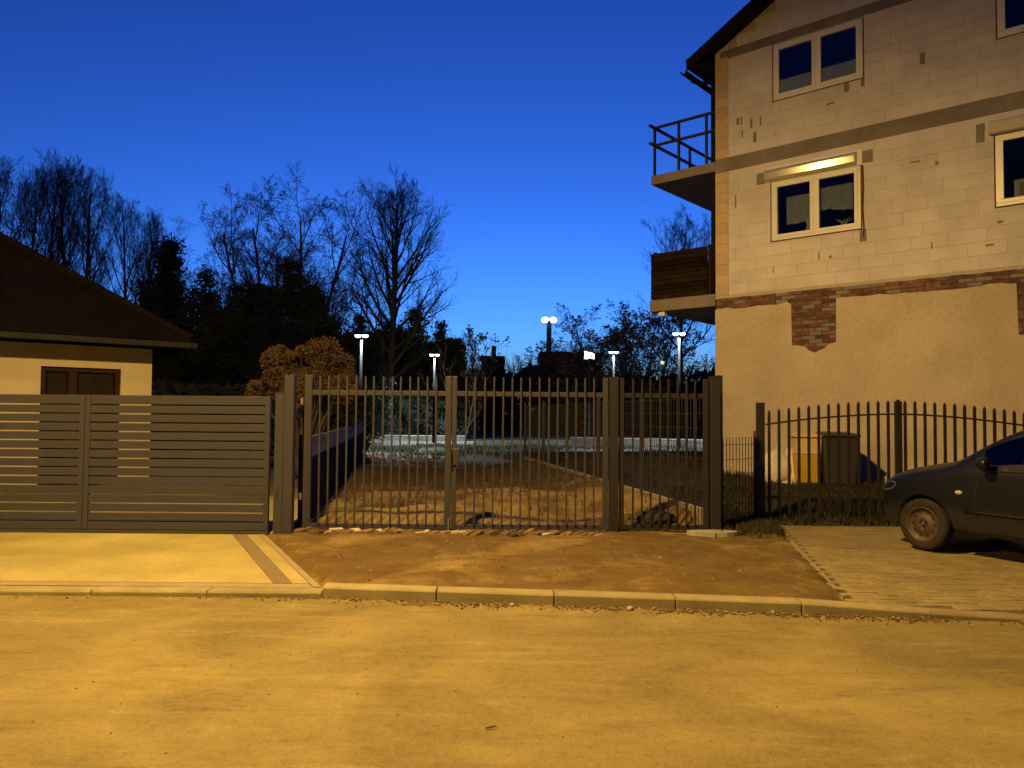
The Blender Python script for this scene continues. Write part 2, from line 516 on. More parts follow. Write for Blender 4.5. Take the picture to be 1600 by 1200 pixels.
g = MB()
xs = [-60, -40, -25, -15, -10, -7] + [-5 + 0.5 * i for i in range(21)] + [7, 9, 12, 16, 22]
vs = [(x, -40, 0) for x in xs] + [(x, kerb_y(x) + 0.05, 0) for x in xs]
n = len(xs)
g.add(vs, [(i, i + 1, i + 1 + n, i + n) for i in range(n - 1)])
g.build('road', M['road'], kind='structure')

def grid(name, x0, x1, nx, ys, fz, mat, keep=None):
    m = MB()
    vs = []
    for y in ys:
        for i in range(nx + 1):
            x = x0 + (x1 - x0) * i / nx
            vs.append((x, y, fz(x, y)))
    fs = []
    for j in range(len(ys) - 1):
        for i in range(nx):
            a = j * (nx + 1) + i
            xc = x0 + (x1 - x0) * (i + 0.5) / nx
            yc = (ys[j] + ys[j + 1]) / 2
            if keep is None or keep(xc, yc):
                fs.append((a, a + 1, a + nx + 2, a + nx + 1))
    m.add(vs, fs)
    return m.build(name, mat, smooth=True, kind='structure')

ys = []
y = 6.0
while y < 11.5:
    ys.append(y)
    y += 0.07
while y < 28:
    ys.append(y)
    y += 0.16
ys.append(28.0)
def inset(x, y):
    return y > kerb_y(x) + 0.08
grid('soil_ground', -13, 12, 300, ys, H, M['soil'], keep=lambda x, y: inset(x, y) and not (x > board_x(max(y, 10.2)) + 0.25 and y > 10.3))
grid('garden_ground', 0.0, 14, 110, [10.2 + 0.16 * i for i in range(112)], lambda x, y: H(x, y) + 0.004, M['garden'], keep=lambda x, y: x > board_x(y) + 0.18)
g = MB()
g.add([(-400, 28, 0.1), (400, 28, 0.1), (400, 420, 0.1), (-400, 420, 0.1)], [(0, 1, 2, 3)])
g.build('park_lawn', M['lawn'], kind='structure')
for nm, poly in (('gravel_path', [(-9, 21.5), (-1.2, 20.2), (0.1, 22.2), (-0.2, 24.5), (-9, 24.8)]),
                 ('paved_path', [(1.2, 29.5), (9.5, 31), (9.0, 37), (2.0, 35)]),
                 ('gravel_path', [(-9.2, 36), (-2, 37.5), (-2, 43), (-9.2, 43)])):
    g = MB()
    # subdivided sheet that follows the ground, 12 mm above it
    (ax, ay), (bx, by), (cx, cy) = poly[0], poly[1], poly[2]
    pts = [(x, y_, max(H(x, y_) if y_ < 28 else 0.1, 0.06) + 0.05 * (y_ < 28) + 0.008) for x, y_ in poly]
    g.add(pts, [tuple(range(len(pts)))])
    fix(g.build(nm, M['path'], kind='structure'))

# kerb of separate stones
kerb = empty('kerb')
kerb['kind'] = 'structure'
def kerb_stone(x0, x1, h0, h1, k):
    m = MB()
    ya0, ya1 = kerb_y(x0), kerb_y(x1)
    w = 0.15
    d = random.uniform(-0.006, 0.006)
    dz = random.uniform(-0.004, 0.004)
    e = 0.018
    sec = lambda x, yy, h: [(x, yy + d, -0.06), (x, yy + d, h - e + dz), (x, yy + d + e, h + dz), (x, yy + d + w, h + dz), (x, yy + d + w, -0.06)]
    vs = sec(x0, ya0, h0) + sec(x1, ya1, h1)
    m.add(vs, [(i, i + 5, (i + 1) % 5 + 5, (i + 1) % 5) for i in range(5)] + [(0, 1, 2, 3, 4), (9, 8, 7, 6, 5)])
    o = m.build('kerb_stone', M['kerb'], kerb)
    fix(o)
    b = o.modifiers.new('bevel', 'BEVEL')
    b.width = 0.006
    b.segments = 2
x = -1.63
hk = lambda x: 0.105 - 0.075 * sstep(2.1, 4.3, x)
for k in range(14):
    kerb_stone(x + 0.005, x + 0.995, hk(x), hk(x + 1), k)
    x += 1.0
x = -1.63
for k in range(9):
    kerb_stone(x - 0.995, x - 0.005, 0.055, 0.055, k)
    x -= 1.0

# left driveway
drive = empty('paved_driveway')
drive['kind'] = 'structure'
def dz(y):
    return 0.056 + (0.105 - 0.056) * min(1, max(0, (y - 6.87) / 2.6))
def strip(name, mat, fx0, fx1, y0, y1, dzv, n=12, parent=drive, thick=0.06):
    m = MB()
    vs = []
    for j in range(n + 1):
        yy = y0 + (y1 - y0) * j / n
        for xx, zz in ((fx0(yy), dz(yy) + dzv), (fx1(yy), dz(yy) + dzv), (fx1(yy), dz(yy) - thick), (fx0(yy), dz(yy) - thick)):
            vs.append((xx, yy, zz))
    fs = []
    for j in range(n):
        for k in range(4):
            fs.append((j * 4 + k, j * 4 + (k + 1) % 4, (j + 1) * 4 + (k + 1) % 4, (j + 1) * 4 + k))
    fs += [(0, 3, 2, 1), (n * 4, n * 4 + 1, n * 4 + 2, n * 4 + 3)]
    m.add(vs, fs)
    o = m.build(name, mat, parent)
    return fix(o)
e = left_edge_x
strip('paving_field', M['paving'], lambda y: -12, lambda y: e(y) - 0.40, 7.02, 9.62, 0)
strip('dark_border', M['paving_dark'], lambda y: e(y) - 0.397, lambda y: e(y) - 0.225, 7.02, 9.62, 0.001)
strip('light_border', M['paving'], lambda y: e(y) - 0.222, lambda y: e(y) - 0.075, 7.02, 9.62, 0)
strip('edging', M['edging'], lambda y: e(y) - 0.072, lambda y: e(y), 6.88, 9.62, 0.004)
strip('edging', M['edging'], lambda y: -12, lambda y: e(y) - 0.076, 6.88, 7.015, -0.003)
strip('paving_field', M['paving'], lambda y: -12, lambda y: -2.95, 9.63, 13.5, 0)

# right driveway of separate worn pavers
court = empty('paver_driveway')
court['kind'] = 'structure'
m = MB()
vs = []
yy = [6.3 + 0.25 * i for i in range(19)]
for y in yy:
    vs += [(max(right_edge_x(y), 2.4), y, 0.07), (11.0, y, 0.07)]
fs = [(2 * i, 2 * i + 1, 2 * i + 3, 2 * i + 2) for i in range(len(yy) - 1)]
# only behind the kerb
m2 = MB()
vs = []
for i in range(36):
    x = 2.97 + i * 0.25
    y0 = max(kerb_y(x) + 0.16, 7.06 - (3.0 - x) * 0.6 if x < 3 else 0)
    vs += [(x, y0, 0.034 + 0.0 * x), (x, 10.8, 0.068)]
fs = [(2 * i, 2 * i + 2, 2 * i + 3, 2 * i + 1) for i in range(35)]
m2.add(vs, fs)
bed = m2.build('joint_bed', M['joint'], court)
um = MB()
um.box(-0.5, 0.5, -0.5, 0.5, -0.5, 0.5)
unit = um.mesh('paver')
unit.materials.append(M['paver'])
bmx = bmesh.new()
bmx.from_mesh(unit)
bmesh.ops.bevel(bmx, geom=[e_ for e_ in bmx.edges if abs(e_.verts[0].co.z - 0.5) < 1e-3 and abs(e_.verts[1].co.z - 0.5) < 1e-3], offset=0.05, segments=1, affect='EDGES')
bmx.to_mesh(unit)
bmx.free()
cells = []
pa = math.atan(0.2)
ca, sa = math.cos(-pa), math.sin(-pa)
PW, PD = 0.168, 0.112
for j in range(-14, 40):
    for i in range(0, 56):
        lx = (i + (0.5 if j % 2 else 0)) * PW + 0.10
        ly = j * PD
        x = 2.94 + lx * 1.0
        y = 7.06 + ly
        x += ly * 0.2
        if x > 10.5 or y > 10.72 or y < kerb_y(x) + 0.16 + PD / 2 or x < right_edge_x(y) + 0.075:
            continue
        px = 800 + 1200 * x / y
        cells.append((0 if px < 1620 else 1, y, x))
cells.sort()
pst = MB()
for k, (out, y, x) in enumerate(cells):
    t = min(1, max(0, (y - 6.5) / 4.3))
    zt = 0.045 + 0.055 * t + random.uniform(-0.0018, 0.0018)
    if k < 300:
        o = link('paver', unit, court, (x, y, zt - 0.03))
        o.scale = (PW - 0.008, PD - 0.008, 0.06)
        o.rotation_euler = (random.uniform(-.006, .006), random.uniform(-.006, .006), random.uniform(-.012, .012))
    else:
        hw, hd = (PW - 0.008) / 2, (PD - 0.008) / 2
        pst.box(x - hw, x + hw, y - hd, y + hd, zt - 0.06, zt)
pst.build('paver_field', M['paver'], court, kind='stuff')
m = MB()
for i in range(15):
    y = 7.1 + i * 0.25
    m.box(-0.03, 0.03, -0.122, 0.122, -0.08, 0.012, Matrix.Translation((right_edge_x(y), y, 0.040 + 0.055 * min(1, max(0, (y - 6.5) / 4.3)))) @ Matrix.Rotation(-pa, 4, 'Z'))
m.build('edging', M['edging'], court)

# ------------------------------------------------------------------ street lamp (stands to the left of the viewer, lights the street)
lamp = empty('street_lamp', (-3.0, 1.9, 0), 0, 'tall steel street lamp with a sodium lantern, nearest to the barred gate', 'street lamp')
MB().tube([(0, 0, 0), (0, 0, 4), (0, 0, 8.0)], [0.09, 0.075, 0.05], 12).build('pole', M['steel'], lamp, True)
MB().tube([(0, 0, 7.9), (0.2, 0.4, 8.25), (0.62, 2.7, 8.45)], [0.045, 0.04, 0.03], 10).build('arm', M['steel'], lamp, True)
m = MB()
hm = Matrix.Translation((0.68, 3.1, 8.42)) @ Matrix.Rotation(R(-8), 4, 'Z')
m.box(-0.14, 0.14, -0.35, 0.35, 0.0, 0.12, hm)
m.build('head', M['steel'], lamp, bevel=0.04)
m = MB()
m.box(-0.11, 0.11, -0.22, 0.26, -0.03, -0.004, hm)
m.build('lens', M['sodium'], lamp)
ld = bpy.data.lights.new('sodium_lamp', 'SPOT')
ld.energy = SODIUM_W
ld.color = SODIUM
ld.spot_size = R(172)
ld.spot_blend = 0.55
ld.shadow_soft_size = 0.22
lo = bpy.data.objects.new('sodium_lamp', ld)
COL.objects.link(lo)
lo.parent = lamp
lo.location = (0.68, 3.1, 8.3)
lo.rotation_euler = (R(19), 0, 0)
lamp2 = copy_tree(lamp)
lamp2.location = (-19.7, -3.3, 0)
lamp2['label'] = 'next steel street lamp further left along the road'
lamp['group'] = lamp2['group'] = 'street lamps along the road'

# ------------------------------------------------------------------ right house
C0 = at(1118, 400, 16.5)
house = empty('unfinished_house', (C0.x, C0.y, 0.0), R(-41), 'tall unfinished house of pale blocks and ochre render, white windows, right side', 'house')
W, D = 9.6, 9.0
WIN = {'a': (1.24, 2.99, 5.22, 6.44), 'b': (1.29, 3.05, 8.14, 9.31), 'c': (5.20, 6.95, 5.25, 6.5), 'd': (5.26, 7.0, 8.19, 9.31)}
GAP = 0.028
holes = [(w[0] - GAP * 0.6, w[1] + GAP, w[2] - GAP, w[3] + 0.004) for w in WIN.values()]
SL = 0.55
def roof_z(u):   # underside of the roof over the facade
    return 9.62 + (u - 0.2) * SL if u < W / 2 else 9.62 + (W - 0.2 - u) * SL
# backing wall with window openings
ub = sorted(set([0.02, W] + [h[0] for h in holes] + [h[1] for h in holes]))
zb = sorted(set([-0.3, 3.9, 9.55] + [h[2] for h in holes] + [h[3] for h in holes]))
m = MB()
for i in range(len(ub) - 1):
    for j in range(len(zb) - 1):
        uc, zc = (ub[i] + ub[i + 1]) / 2, (zb[j] + zb[j + 1]) / 2
        if any(h[0] < uc < h[1] and h[2] < zc < h[3] for h in holes):
            continue
        m.box(ub[i], ub[i + 1], 0.007, 0.36, zb[j], zb[j + 1])
m.build('wall', M['mortar'], house)
fix(prism([(0.02, 9.55), (W, 9.55), (W - 0.2, 9.63), (W / 2, roof_z(W / 2) + 0.02), (0.2, 9.63)], 0.007, 0.3).build('gable_wall', M['mortar'], house))
m = MB()
m.box(0.02, 0.32, 0.36, D, -0.3, 9.6)
m.box(W - 0.3, W, 0.36, D, -0.3, 9.6)
m.box(0.32, W - 0.3, D - 0.3, D, -0.3, 9.6)
m.build('side_walls', M['mortar'], house)
m = MB()
for z in (3.95, 6.9, 9.4):
    m.box(0.33, W - 0.31, 0.365, D - 0.31, z, z + 0.15)
m.build('floor_slab', M['interior'], house)
m = MB()
m.box(0.34, W - 0.32, 3.2, 3.3, 4.1, 9.39)
m.build('partition', M['interior'], house)

# aerated blocks, each its own piece
bm_ = MB()
bm_.box(-0.5, 0.5, 0, 1, -0.5, 0.5)
blk = bm_.mesh('block')
blk.materials.append(M['block'])
def cutrow(u0, u1, z0, z1):
    iv = [(u0, u1)]
    for h in holes:
        if z1 > h[2] + 0.01 and z0 < h[3] - 0.01:
            nv = []
            for a, b in iv:
                if b <= h[0] or a >= h[1]:
                    nv.append((a, b))
                else:
                    if h[0] - a > 0.02: nv.append((a, h[0]))
                    if b - h[1] > 0.02: nv.append((h[1], b))
            iv = nv
    return iv
blocks = []
def rows(zlist, ulimit=lambda z0, z1: (0.305, W)):
    for r_ in range(len(zlist) - 1):
        z0, z1 = zlist[r_], zlist[r_ + 1]
        ua, ub_ = ulimit(z0, z1)
        off = (0.15, 0.42, 0.28, 0.5)[r_ % 4] + random.uniform(-0.03, 0.03)
        for a, b in cutrow(ua, ub_, z0, z1):
            cuts = [a]
            x = ua - 0.6 + off
            while x < b:
                if x - a > 0.07 and b - x > 0.07:
                    cuts.append(x)
                x += 0.6
            cuts.append(b)
            for q in range(len(cuts) - 1):
                blocks.append((cuts[q], cuts[q + 1], z0, z1))
def split_z(z0, z1, step, extra=()):
    nrow = max(1, round((z1 - z0) / step))
    return [z0 + (z1 - z0) * i / nrow for i in range(nrow + 1)]
# rows are broken at the window heads and sills too, so that no piece crosses an opening
def zrows(z0, z1):
    out = [z0]
    for k in split_z(z0, z1, 0.244)[1:]:
        out.append(k)
    return out
def add_rows(z0, z1):
    for a, b in zip(zrows(z0, z1)[:-1], zrows(z0, z1)[1:]):
        cut = sorted(set([a, b] + [h[k] for h in holes for k in (2, 3) if a + 0.03 < h[k] < b - 0.03]))
        yield cut
ridx = 0
for (z0, z1) in ((4.19, 6.87), (7.17, 9.33)):
    zz = zrows(z0, z1)
    for a, b in zip(zz[:-1], zz[1:]):
        ridx += 1
        off = (0.15, 0.44, 0.27, 0.52)[ridx % 4] + random.uniform(-0.04, 0.04)
        x = 0.305
        cuts = [x]
        t = off
        while 0.305 + t < W:
            cuts.append(0.305 + t)
            t += 0.6
        cuts.append(W)
        for q in range(len(cuts) - 1):
            u0, u1 = cuts[q], cuts[q + 1]
            # subtract openings from this block
            rects = [(u0, u1, a, b)]
            for h in holes:
                nr = []
                for (p0, p1, r0, r1) in rects:
                    if p1 <= h[0] or p0 >= h[1] or r1 <= h[2] or r0 >= h[3]:
                        nr.append((p0, p1, r0, r1))
                        continue
                    if h[0] - p0 > 0.015: nr.append((p0, h[0], r0, r1))
                    if p1 - h[1] > 0.015: nr.append((h[1], p1, r0, r1))
                    q0, q1 = max(p0, h[0]), min(p1, h[1])
                    if h[2] - r0 > 0.015: nr.append((q0, q1, r0, h[2]))
                    if r1 - h[3] > 0.015: nr.append((q0, q1, h[3], r1))
                rects = nr
            blocks += rects
for z in split_z(9.53, 11.9, 0.244)[:-1]:
    zt = z + 0.243
    ua = max(0.305, 0.2 + (zt - 9.62) / SL + 0.02)
    x = ua
    first = random.uniform(0.2, 0.55)
    while x < W - ua:
        x2 = min(x + first, W - ua)
        if x2 - x > 0.05:
            blocks.append((x, x2, z, zt))
        x = x2
        first = 0.6
vis = [b for b in blocks if b[0] < 5.9 and b[3] < 10.9]
rest = [b for b in blocks if not (b[0] < 5.9 and b[3] < 10.9)]
J = 0.0022
for b in vis[:300]:
    o = link('block', blk, house, ((b[0] + b[1]) / 2, random.uniform(-0.002, 0.002), (b[2] + b[3]) / 2))
    o.scale = (b[1] - b[0] - 2 * J, 0.05, b[3] - b[2] - 2 * J)
m = MB()
for b in rest + vis[300:]:
    m.box(b[0] + J, b[1] - J, 0, 0.05, b[2] + J, b[3] - J)
m.build('blockwork', M['block'], house, kind='stuff')
# corner of clay blocks
qm = MB()
qm.box(-0.5, 0.5, 0, 1, -0.5, 0.5)
qme = qm.mesh('corner_brick')
qme.materials.append(M['quoin'])
for (z0, z1) in ((4.19, 6.87), (7.17, 9.6)):
    for a, b in zip(split_z(z0, z1, 0.22)[:-1], split_z(z0, z1, 0.22)[1:]):
        uw = 0.30 + random.uniform(-0.012, 0.0)
        o = link('corner_brick', qme, house, (uw / 2, -0.004 + random.uniform(-0.003, 0.003), (a + b) / 2))
        o.scale = (uw - 0.004, 0.30, b - a - 0.007)
# ring beams
m = MB()
m.box(-0.004, W + 0.01, -0.006, 0.32, 6.872, 7.168)
m.build('ring_beam', M['beam'], house, bevel=0.01)
m = MB()
m.box(0.10, W - 0.1, -0.005, 0.30, 9.332, 9.526)
m.build('ring_beam', M['beam'], house, bevel=0.01)
m = MB()
m.box(-0.003, W, -0.002, 0.2, 4.125, 4.186)
m.build('bedding_course', M['mortar'], house)
# render of the ground floor with a ragged top edge
rag = []
u = W
top = lambda u: 3.90 + 0.045 * noise.noise(Vector((u * 2.2, 0.3, 0))) + 0.02 * noise.noise(Vector((u * 9, 0.7, 0)))
while u > 0:
    if 5.48 < u < 6.6:
        u = 6.6
        rag += [(6.6, top(6.6)), (6.58, 3.02), (6.0, 2.96), (5.7, 3.0), (5.50, 3.02), (5.49, 3.5), (5.48, 3.9)]
        u = 5.42
        continue
    if 1.645 < u < 2.53:
        rag += [(2.53, 3.92), (2.525, 3.6), (2.52, 3.06), (2.40, 3.04), (2.30, 2.95), (2.2, 2.915), (2.11, 2.87), (2.0, 2.92), (1.93, 3.0), (1.80, 3.03), (1.66, 3.04), (1.655, 3.5), (1.65, 3.88), (1.55, 3.93)]
        u = 1.5
        continue
    rag.append((u, top(u)))
    u -= 0.075
rag.append((0.0, top(0)))
out = [(0.0, -0.3), (W, -0.3)] + rag
ren = fix(prism(out, -0.022, 0.0065).build('render', M['render'], house))
# exposed bricks
for (u0_, u1_, z0_, z1_) in ((0.01, 6.3, 3.78, 4.122), (1.6, 2.6, 2.83, 3.779), (5.44, 6.3, 2.83, 3.778)):
    MB().box(u0_, u1_, 0.0035, 0.0068, z0_, z1_).build('brick_bedding', M['foam'], house)
brm = MB()
brm.box(-0.5, 0.5, 0, 1, -0.5, 0.5)
brk = brm.mesh('brick')
brk.materials.append(M['brick'])
brk2 = brk.copy()
brk2.materials[0] = M['beam']
nb = 0
z = 2.84
row = 0
while z < 4.12:
    spans = [(0.02, 6.1)] if z > 3.79 else [(1.6, 2.6), (5.44, 6.2)]
    for (a, b) in spans:
        x = a - (0.13 if row % 2 else 0)
        while x < b:
            x0, x1 = max(x, a), min(x + 0.26, b)
            if x1 - x0 > 0.04 and random.random() > 0.06:
                o = link('brick', brk if random.random() > 0.13 else brk2, house, ((x0 + x1) / 2, -0.006 + random.uniform(-0.010, 0.008), z + 0.036))
                o.scale = (x1 - x0 - random.uniform(0.004, 0.03), 0.06, random.uniform(0.058, 0.073))
                o.rotation_euler = (random.uniform(-.03, .03), random.uniform(-.02, .02), random.uniform(-.02, .02))
                nb += 1
            x += 0.262
    z += 0.0765
    row += 1
# windows
def window(w, name='window'):
    u0, u1, z0, z1 = w
    m = MB()
    y0, y1 = 0.012, 0.085
    t = 0.065
    um_ = (u0 + u1) / 2
    m.box(u0, u1, y0, y1, z0, z0 + t)
    m.box(u0, u1, y0, y1, z1 - t, z1)
    m.box(u0, u0 + t, y0, y1, z0 + t, z1 - t)
    m.box(u1 - t, u1, y0, y1, z0 + t, z1 - t)
    m.box(um_ - 0.035, um_ + 0.035, y0, y1, z0 + t, z1 - t)
    fr = m.build(name, M['pvc'], house, bevel=0.006)
    for (a, b) in ((u0 + t, um_ - 0.035), (um_ + 0.035, u1 - t)):
        s = MB()
        q = 0.055
        s.box(a - 0.01, b + 0.01, y0 - 0.012, y1 - 0.02, z0 + t - 0.01, z0 + t + q)
        s.box(a - 0.01, b + 0.01, y0 - 0.012, y1 - 0.02, z1 - t - q, z1 - t + 0.01)
        s.box(a - 0.01, a + q, y0 - 0.012, y1 - 0.02, z0 + t + q, z1 - t - q)
        s.box(b - q, b + 0.01, y0 - 0.012, y1 - 0.02, z0 + t + q, z1 - t - q)
        s.build('sash', M['pvc'], fr, bevel=0.006)
        p = MB()
        p.box(a + q - 0.005, b - q + 0.005, y0 + 0.02, y0 + 0.024, z0 + t + q - 0.005, z1 - t - q + 0.005)
        p.build('pane', M['glass'], fr)
    f = MB()
    f.box(u0 - GAP, u1 + GAP + 0.01, 0.03, 0.1, z0 - GAP - 0.01, z0 - 0.001)
    f.box(u1 + 0.001, u1 + GAP + 0.012, 0.03, 0.1, z0, z1)
    f.box(u0 - GAP, u0 - 0.001, 0.03, 0.1, z0, z1)
    f.build('foam_seal', M['foam'], fr)
    return fr
wa = window(WIN['a'])
wb = window(WIN['b'])
wc = window(WIN['c'])
wd = window(WIN['d'])
def curtain(u0, u1, z0, z1, y, parent, mat, name='curtain', hem=0.0):
    m = MB()
    nx, nz = 60, 14
    vs = []
    for j in range(nz + 1):
        for i in range(nx + 1):
            u = u0 + (u1 - u0) * i / nx
            lo_ = z0 + hem * (0.5 + 0.5 * math.sin(u * 3.1 + 1)) + 0.5 * hem * noise.noise(Vector((u * 3, 5, 0)))
            z = lo_ + (z1 - lo_) * j / nz
            vs.append((u, y + 0.018 * math.sin(u * 34 + 1.5 * noise.noise(Vector((u * 3, z, 0)))), z))
    fs = [(j * (nx + 1) + i, j * (nx + 1) + i + 1, (j + 1) * (nx + 1) + i + 1, (j + 1) * (nx + 1) + i) for j in range(nz) for i in range(nx)]
    m.add(vs, fs)
    return m.build(name, mat, parent, smooth=True)
curtain(1.50, 2.03, 5.50, 6.12, 0.16, wa, M['lace'], hem=0.1)
curtain(2.14, 2.80, 5.58, 6.18, 0.16, wa, M['lace'], hem=0.16)
m = MB()
m.lathe([(0.05, 5.32), (0.06, 5.36), (0.035, 5.5), (0.06, 5.6), (0.05, 5.62)], 16, mat=Matrix.Translation((1.92, 0.22, 0)))
m.build('vase', M['paper'], wa, smooth=True)
m = MB()
for k in range(9):
    a = k * 0.7
    b0 = Vector((2.62, 0.2, 5.34))
    m.tube([b0, b0 + Vector((0.06 * math.cos(a), 0.05 * math.sin(a), 0.10)), b0 + Vector((0.16 * math.cos(a), 0.09 * math.sin(a), 0.14 + 0.02 * (k % 3)))], [0.012, 0.014, 0.003], 5)
m.lathe([(0.06, 5.28), (0.075, 5.38), (0.06, 5.38)], 12, mat=Matrix.Translation((2.62, 0.2, 0)))
m.build('potted_plant', M['paper'], wa)
m = MB()
m.box(1.37, 2.98, 0.062, 0.066, 8.22, 8.56)
m.build('blind', M['paper'], wb)
m = MB()
m.box(5.46, 5.85, 0.07, 0.085, 5.34, 5.68)
o = m.build('picture_board', M['paper'], wc)
m = MB()
m.box(5.53, 5.78, 0.064, 0.068, 5.40, 5.62)
m.build('picture_print', M['quoin'], o)
# roller shutter boxes
def shutter(u0, u1, z0, z1, parent, mat):
    prof = []
    hgt = z1 - z0
    for (y, z) in ((0.0, z0), (-0.10, z0), (-0.124, z0 + 0.025), (-0.140, z0 + 0.16), (-0.125, z0 + 0.20), (-0.075, z1 - 0.005), (0.0, z1)):
        prof.append((y, z))
    m = MB()
    n = len(prof)
    vs = [(u0, y, z) for y, z in prof] + [(u1, y, z) for y, z in prof]
    m.add(vs, [(i, (i + 1) % n, (i + 1) % n + n, i + n) for i in range(n)] + [tuple(range(n - 1, -1, -1)), tuple(range(n, 2 * n))])
    o = fix(m.build('shutter_box', mat, parent))
    b = o.modifiers.new('bevel', 'BEVEL')
    b.width = 0.012
    b.segments = 2
    return o
shutter(1.13, 2.93, 6.46, 6.70, house, M['alu'])
shutter(5.12, 6.95, 6.50, 6.74, house, M['dullbox'])
m = MB()
m.box(1.12, 3.02, -0.012, -0.004, 6.44, 6.745)
m.build('shutter_back_board', M['pvc'], house)
m = MB()
for (u0, u1, z0, z1) in ((0.93, 1.115, 6.44, 6.68), (3.03, 3.22, 6.46, 6.70), (2.97, 3.09, 4.96, 5.19), (4.92, 5.05, 6.42, 6.75), (2.70, 2.80, 7.93, 8.11), (3.02, 3.08, 7.95, 8.12), (0.86, 0.93, 7.36, 7.58), (4.05, 4.13, 8.08, 8.30), (0.45, 0.48, 6.05, 6.32)):
    MB().box(u0, u1, -0.0065, -0.0035, z0, z1).build('mortar_patch', M['beam'], house)
for (u, z, w_, h_) in ((0.52, 7.9, .06, .15), (0.6, 7.9, .03, .17), (0.82, 7.78, .05, .2), (1.02, 7.78, .035, .18), (0.62, 7.6, .03, .16), (2.45, 7.78, .16, .03), (3.95, 6.3, .16, .03), (5.1, 4.60, .13, .035), (2.2, 4.79, .025, .16), (2.42, 4.74, .05, .05), (5.26, 4.98, .09, .04), (4.2, 4.72, .02, .13), (4.3, 6.2, .05, .07), (1.28, 4.62, .02, .14)):
    MB().box(u - w_ / 2, u + w_ / 2, -0.0062, -0.003, z - h_ / 2, z + h_ / 2).build('chip', M['chipm'], house)
# cable down the right jamb
MB().tube([(3.035, -0.02, 6.42), (3.045, -0.025, 6.0), (3.03, -0.02, 5.6), (3.05, -0.022, 5.2), (3.03, -0.015, 5.05)], 0.014, 6).build('cable', M['foam'], house)
# roof
def slab_pts(u0, u1, zf, y0, y1, t):
    return [(u0, y0, zf(u0)), (u1, y0, zf(u1)), (u1, y1, zf(u1)), (u0, y1, zf(u0)), (u0, y0, zf(u0) + t), (u1, y0, zf(u1) + t), (u1, y1, zf(u1) + t), (u0, y1, zf(u0) + t)]
BX = [(0, 3, 2, 1), (4, 5, 6, 7), (0, 1, 5, 4), (1, 2, 6, 5), (2, 3, 7, 6), (3, 0, 4, 7)]
rf = MB()
zr = lambda u: 9.62 + (min(u, W - u) - 0.2) * SL
rf.add(slab_pts(-0.50, W / 2, zr, -0.30, D + 0.3, 0.14), BX)
rf.add(slab_pts(W / 2, W + 0.5, zr, -0.30, D + 0.3, 0.14), BX)
roof = rf.build('roof', M['soffit'], house)
# courses of roof tiles along the verge and over the slopes
for side in (0, 1):
    for k in range(17):
        a = k * 0.33
        m = MB()
        for yy in range(0, 29):
            y0 = -0.32 + yy * 0.33
            u0 = -0.55 + a
            p = [(u0, y0, zr(u0) + 0.185), (u0 + 0.38, y0, zr(u0 + 0.38) + 0.15), (u0 + 0.38, y0 + 0.315, zr(u0 + 0.38) + 0.15), (u0, y0 + 0.315, zr(u0) + 0.185)]
            p2 = [(x, y, z + 0.035) for x, y, z in p]
            vs = p + p2
            if side:
                vs = [(W - x, y, z) for x, y, z in vs]
            m.add(vs, BX)
        m.build('tile_course', M['rooftile'], roof)
m = MB()
m.add(slab_pts(-0.52, W / 2, lambda u: zr(u) - 0.03, -0.335, -0.302, 0.23), BX)
m.add(slab_pts(W / 2, W + 0.52, lambda u: zr(u) - 0.03, -0.335, -0.302, 0.23), BX)
m.build('verge_board', M['soffit'], roof)
m = MB()
for i in range(13):
    a0, a1 = math.pi + math.pi * i / 12, 0
    pass
gp = []
for i in range(9):
    a = math.pi + math.pi * i / 8
    gp.append((-0.60 + 0.075 * math.cos(a), 9.20 + 0.075 * math.sin(a)))
inner = [(x * 0.9 + -0.60 * 0.1, z + 0.006) for x, z in reversed(gp)]
gut = prism(gp + inner, -0.34, D + 0.3).build('gutter', M['soffit'], roof)
fix(gut)
MB().tube([(-0.60, 0.1, 9.13), (-0.35, 0.1, 9.0), (-0.10, 0.1, 8.95), (-0.10, 0.1, 4.35)], 0.05, 10).build('drainpipe', M['soffit'], house, True)
# eaves soffit return
m = MB()
m.box(-0.5, 0.0, -0.28, D, 9.24, 9.28)
m.box(-0.52, -0.49, -0.3, D, 9.24, 9.42)
m.build('eaves_box', M['soffit'], house)
# upper balcony
BY = 3.6
m = MB()
m.box(-1.60, -0.006, 0.0, BY, 6.93, 7.14)
m.build('balcony_slab', M['beam'], house, bevel=0.012)
rail = empty('balcony_railing')
rail.parent = house
for (u, y) in ((-1.54, 0.06), (-0.92, 0.06), (-0.24, 0.06), (-1.54, 1.75), (-1.54, 3.5)):
    m = MB()
    m.box(u - 0.025, u + 0.025, y - 0.025, y + 0.025, 7.142, 8.24)
    m.build('post', M['blackiron'], rail)
for z in (8.24, 7.83):
    m = MB()
    m.box(-1.56, -0.01, 0.03, 0.09, z, z + 0.05)
    m.build('rail', M['blackiron'], rail)
    m = MB()
    m.box(-1.572, -1.512, -0.16, BY, z + 0.003, z + 0.053)
    m.build('rail', M['blackiron'], rail)
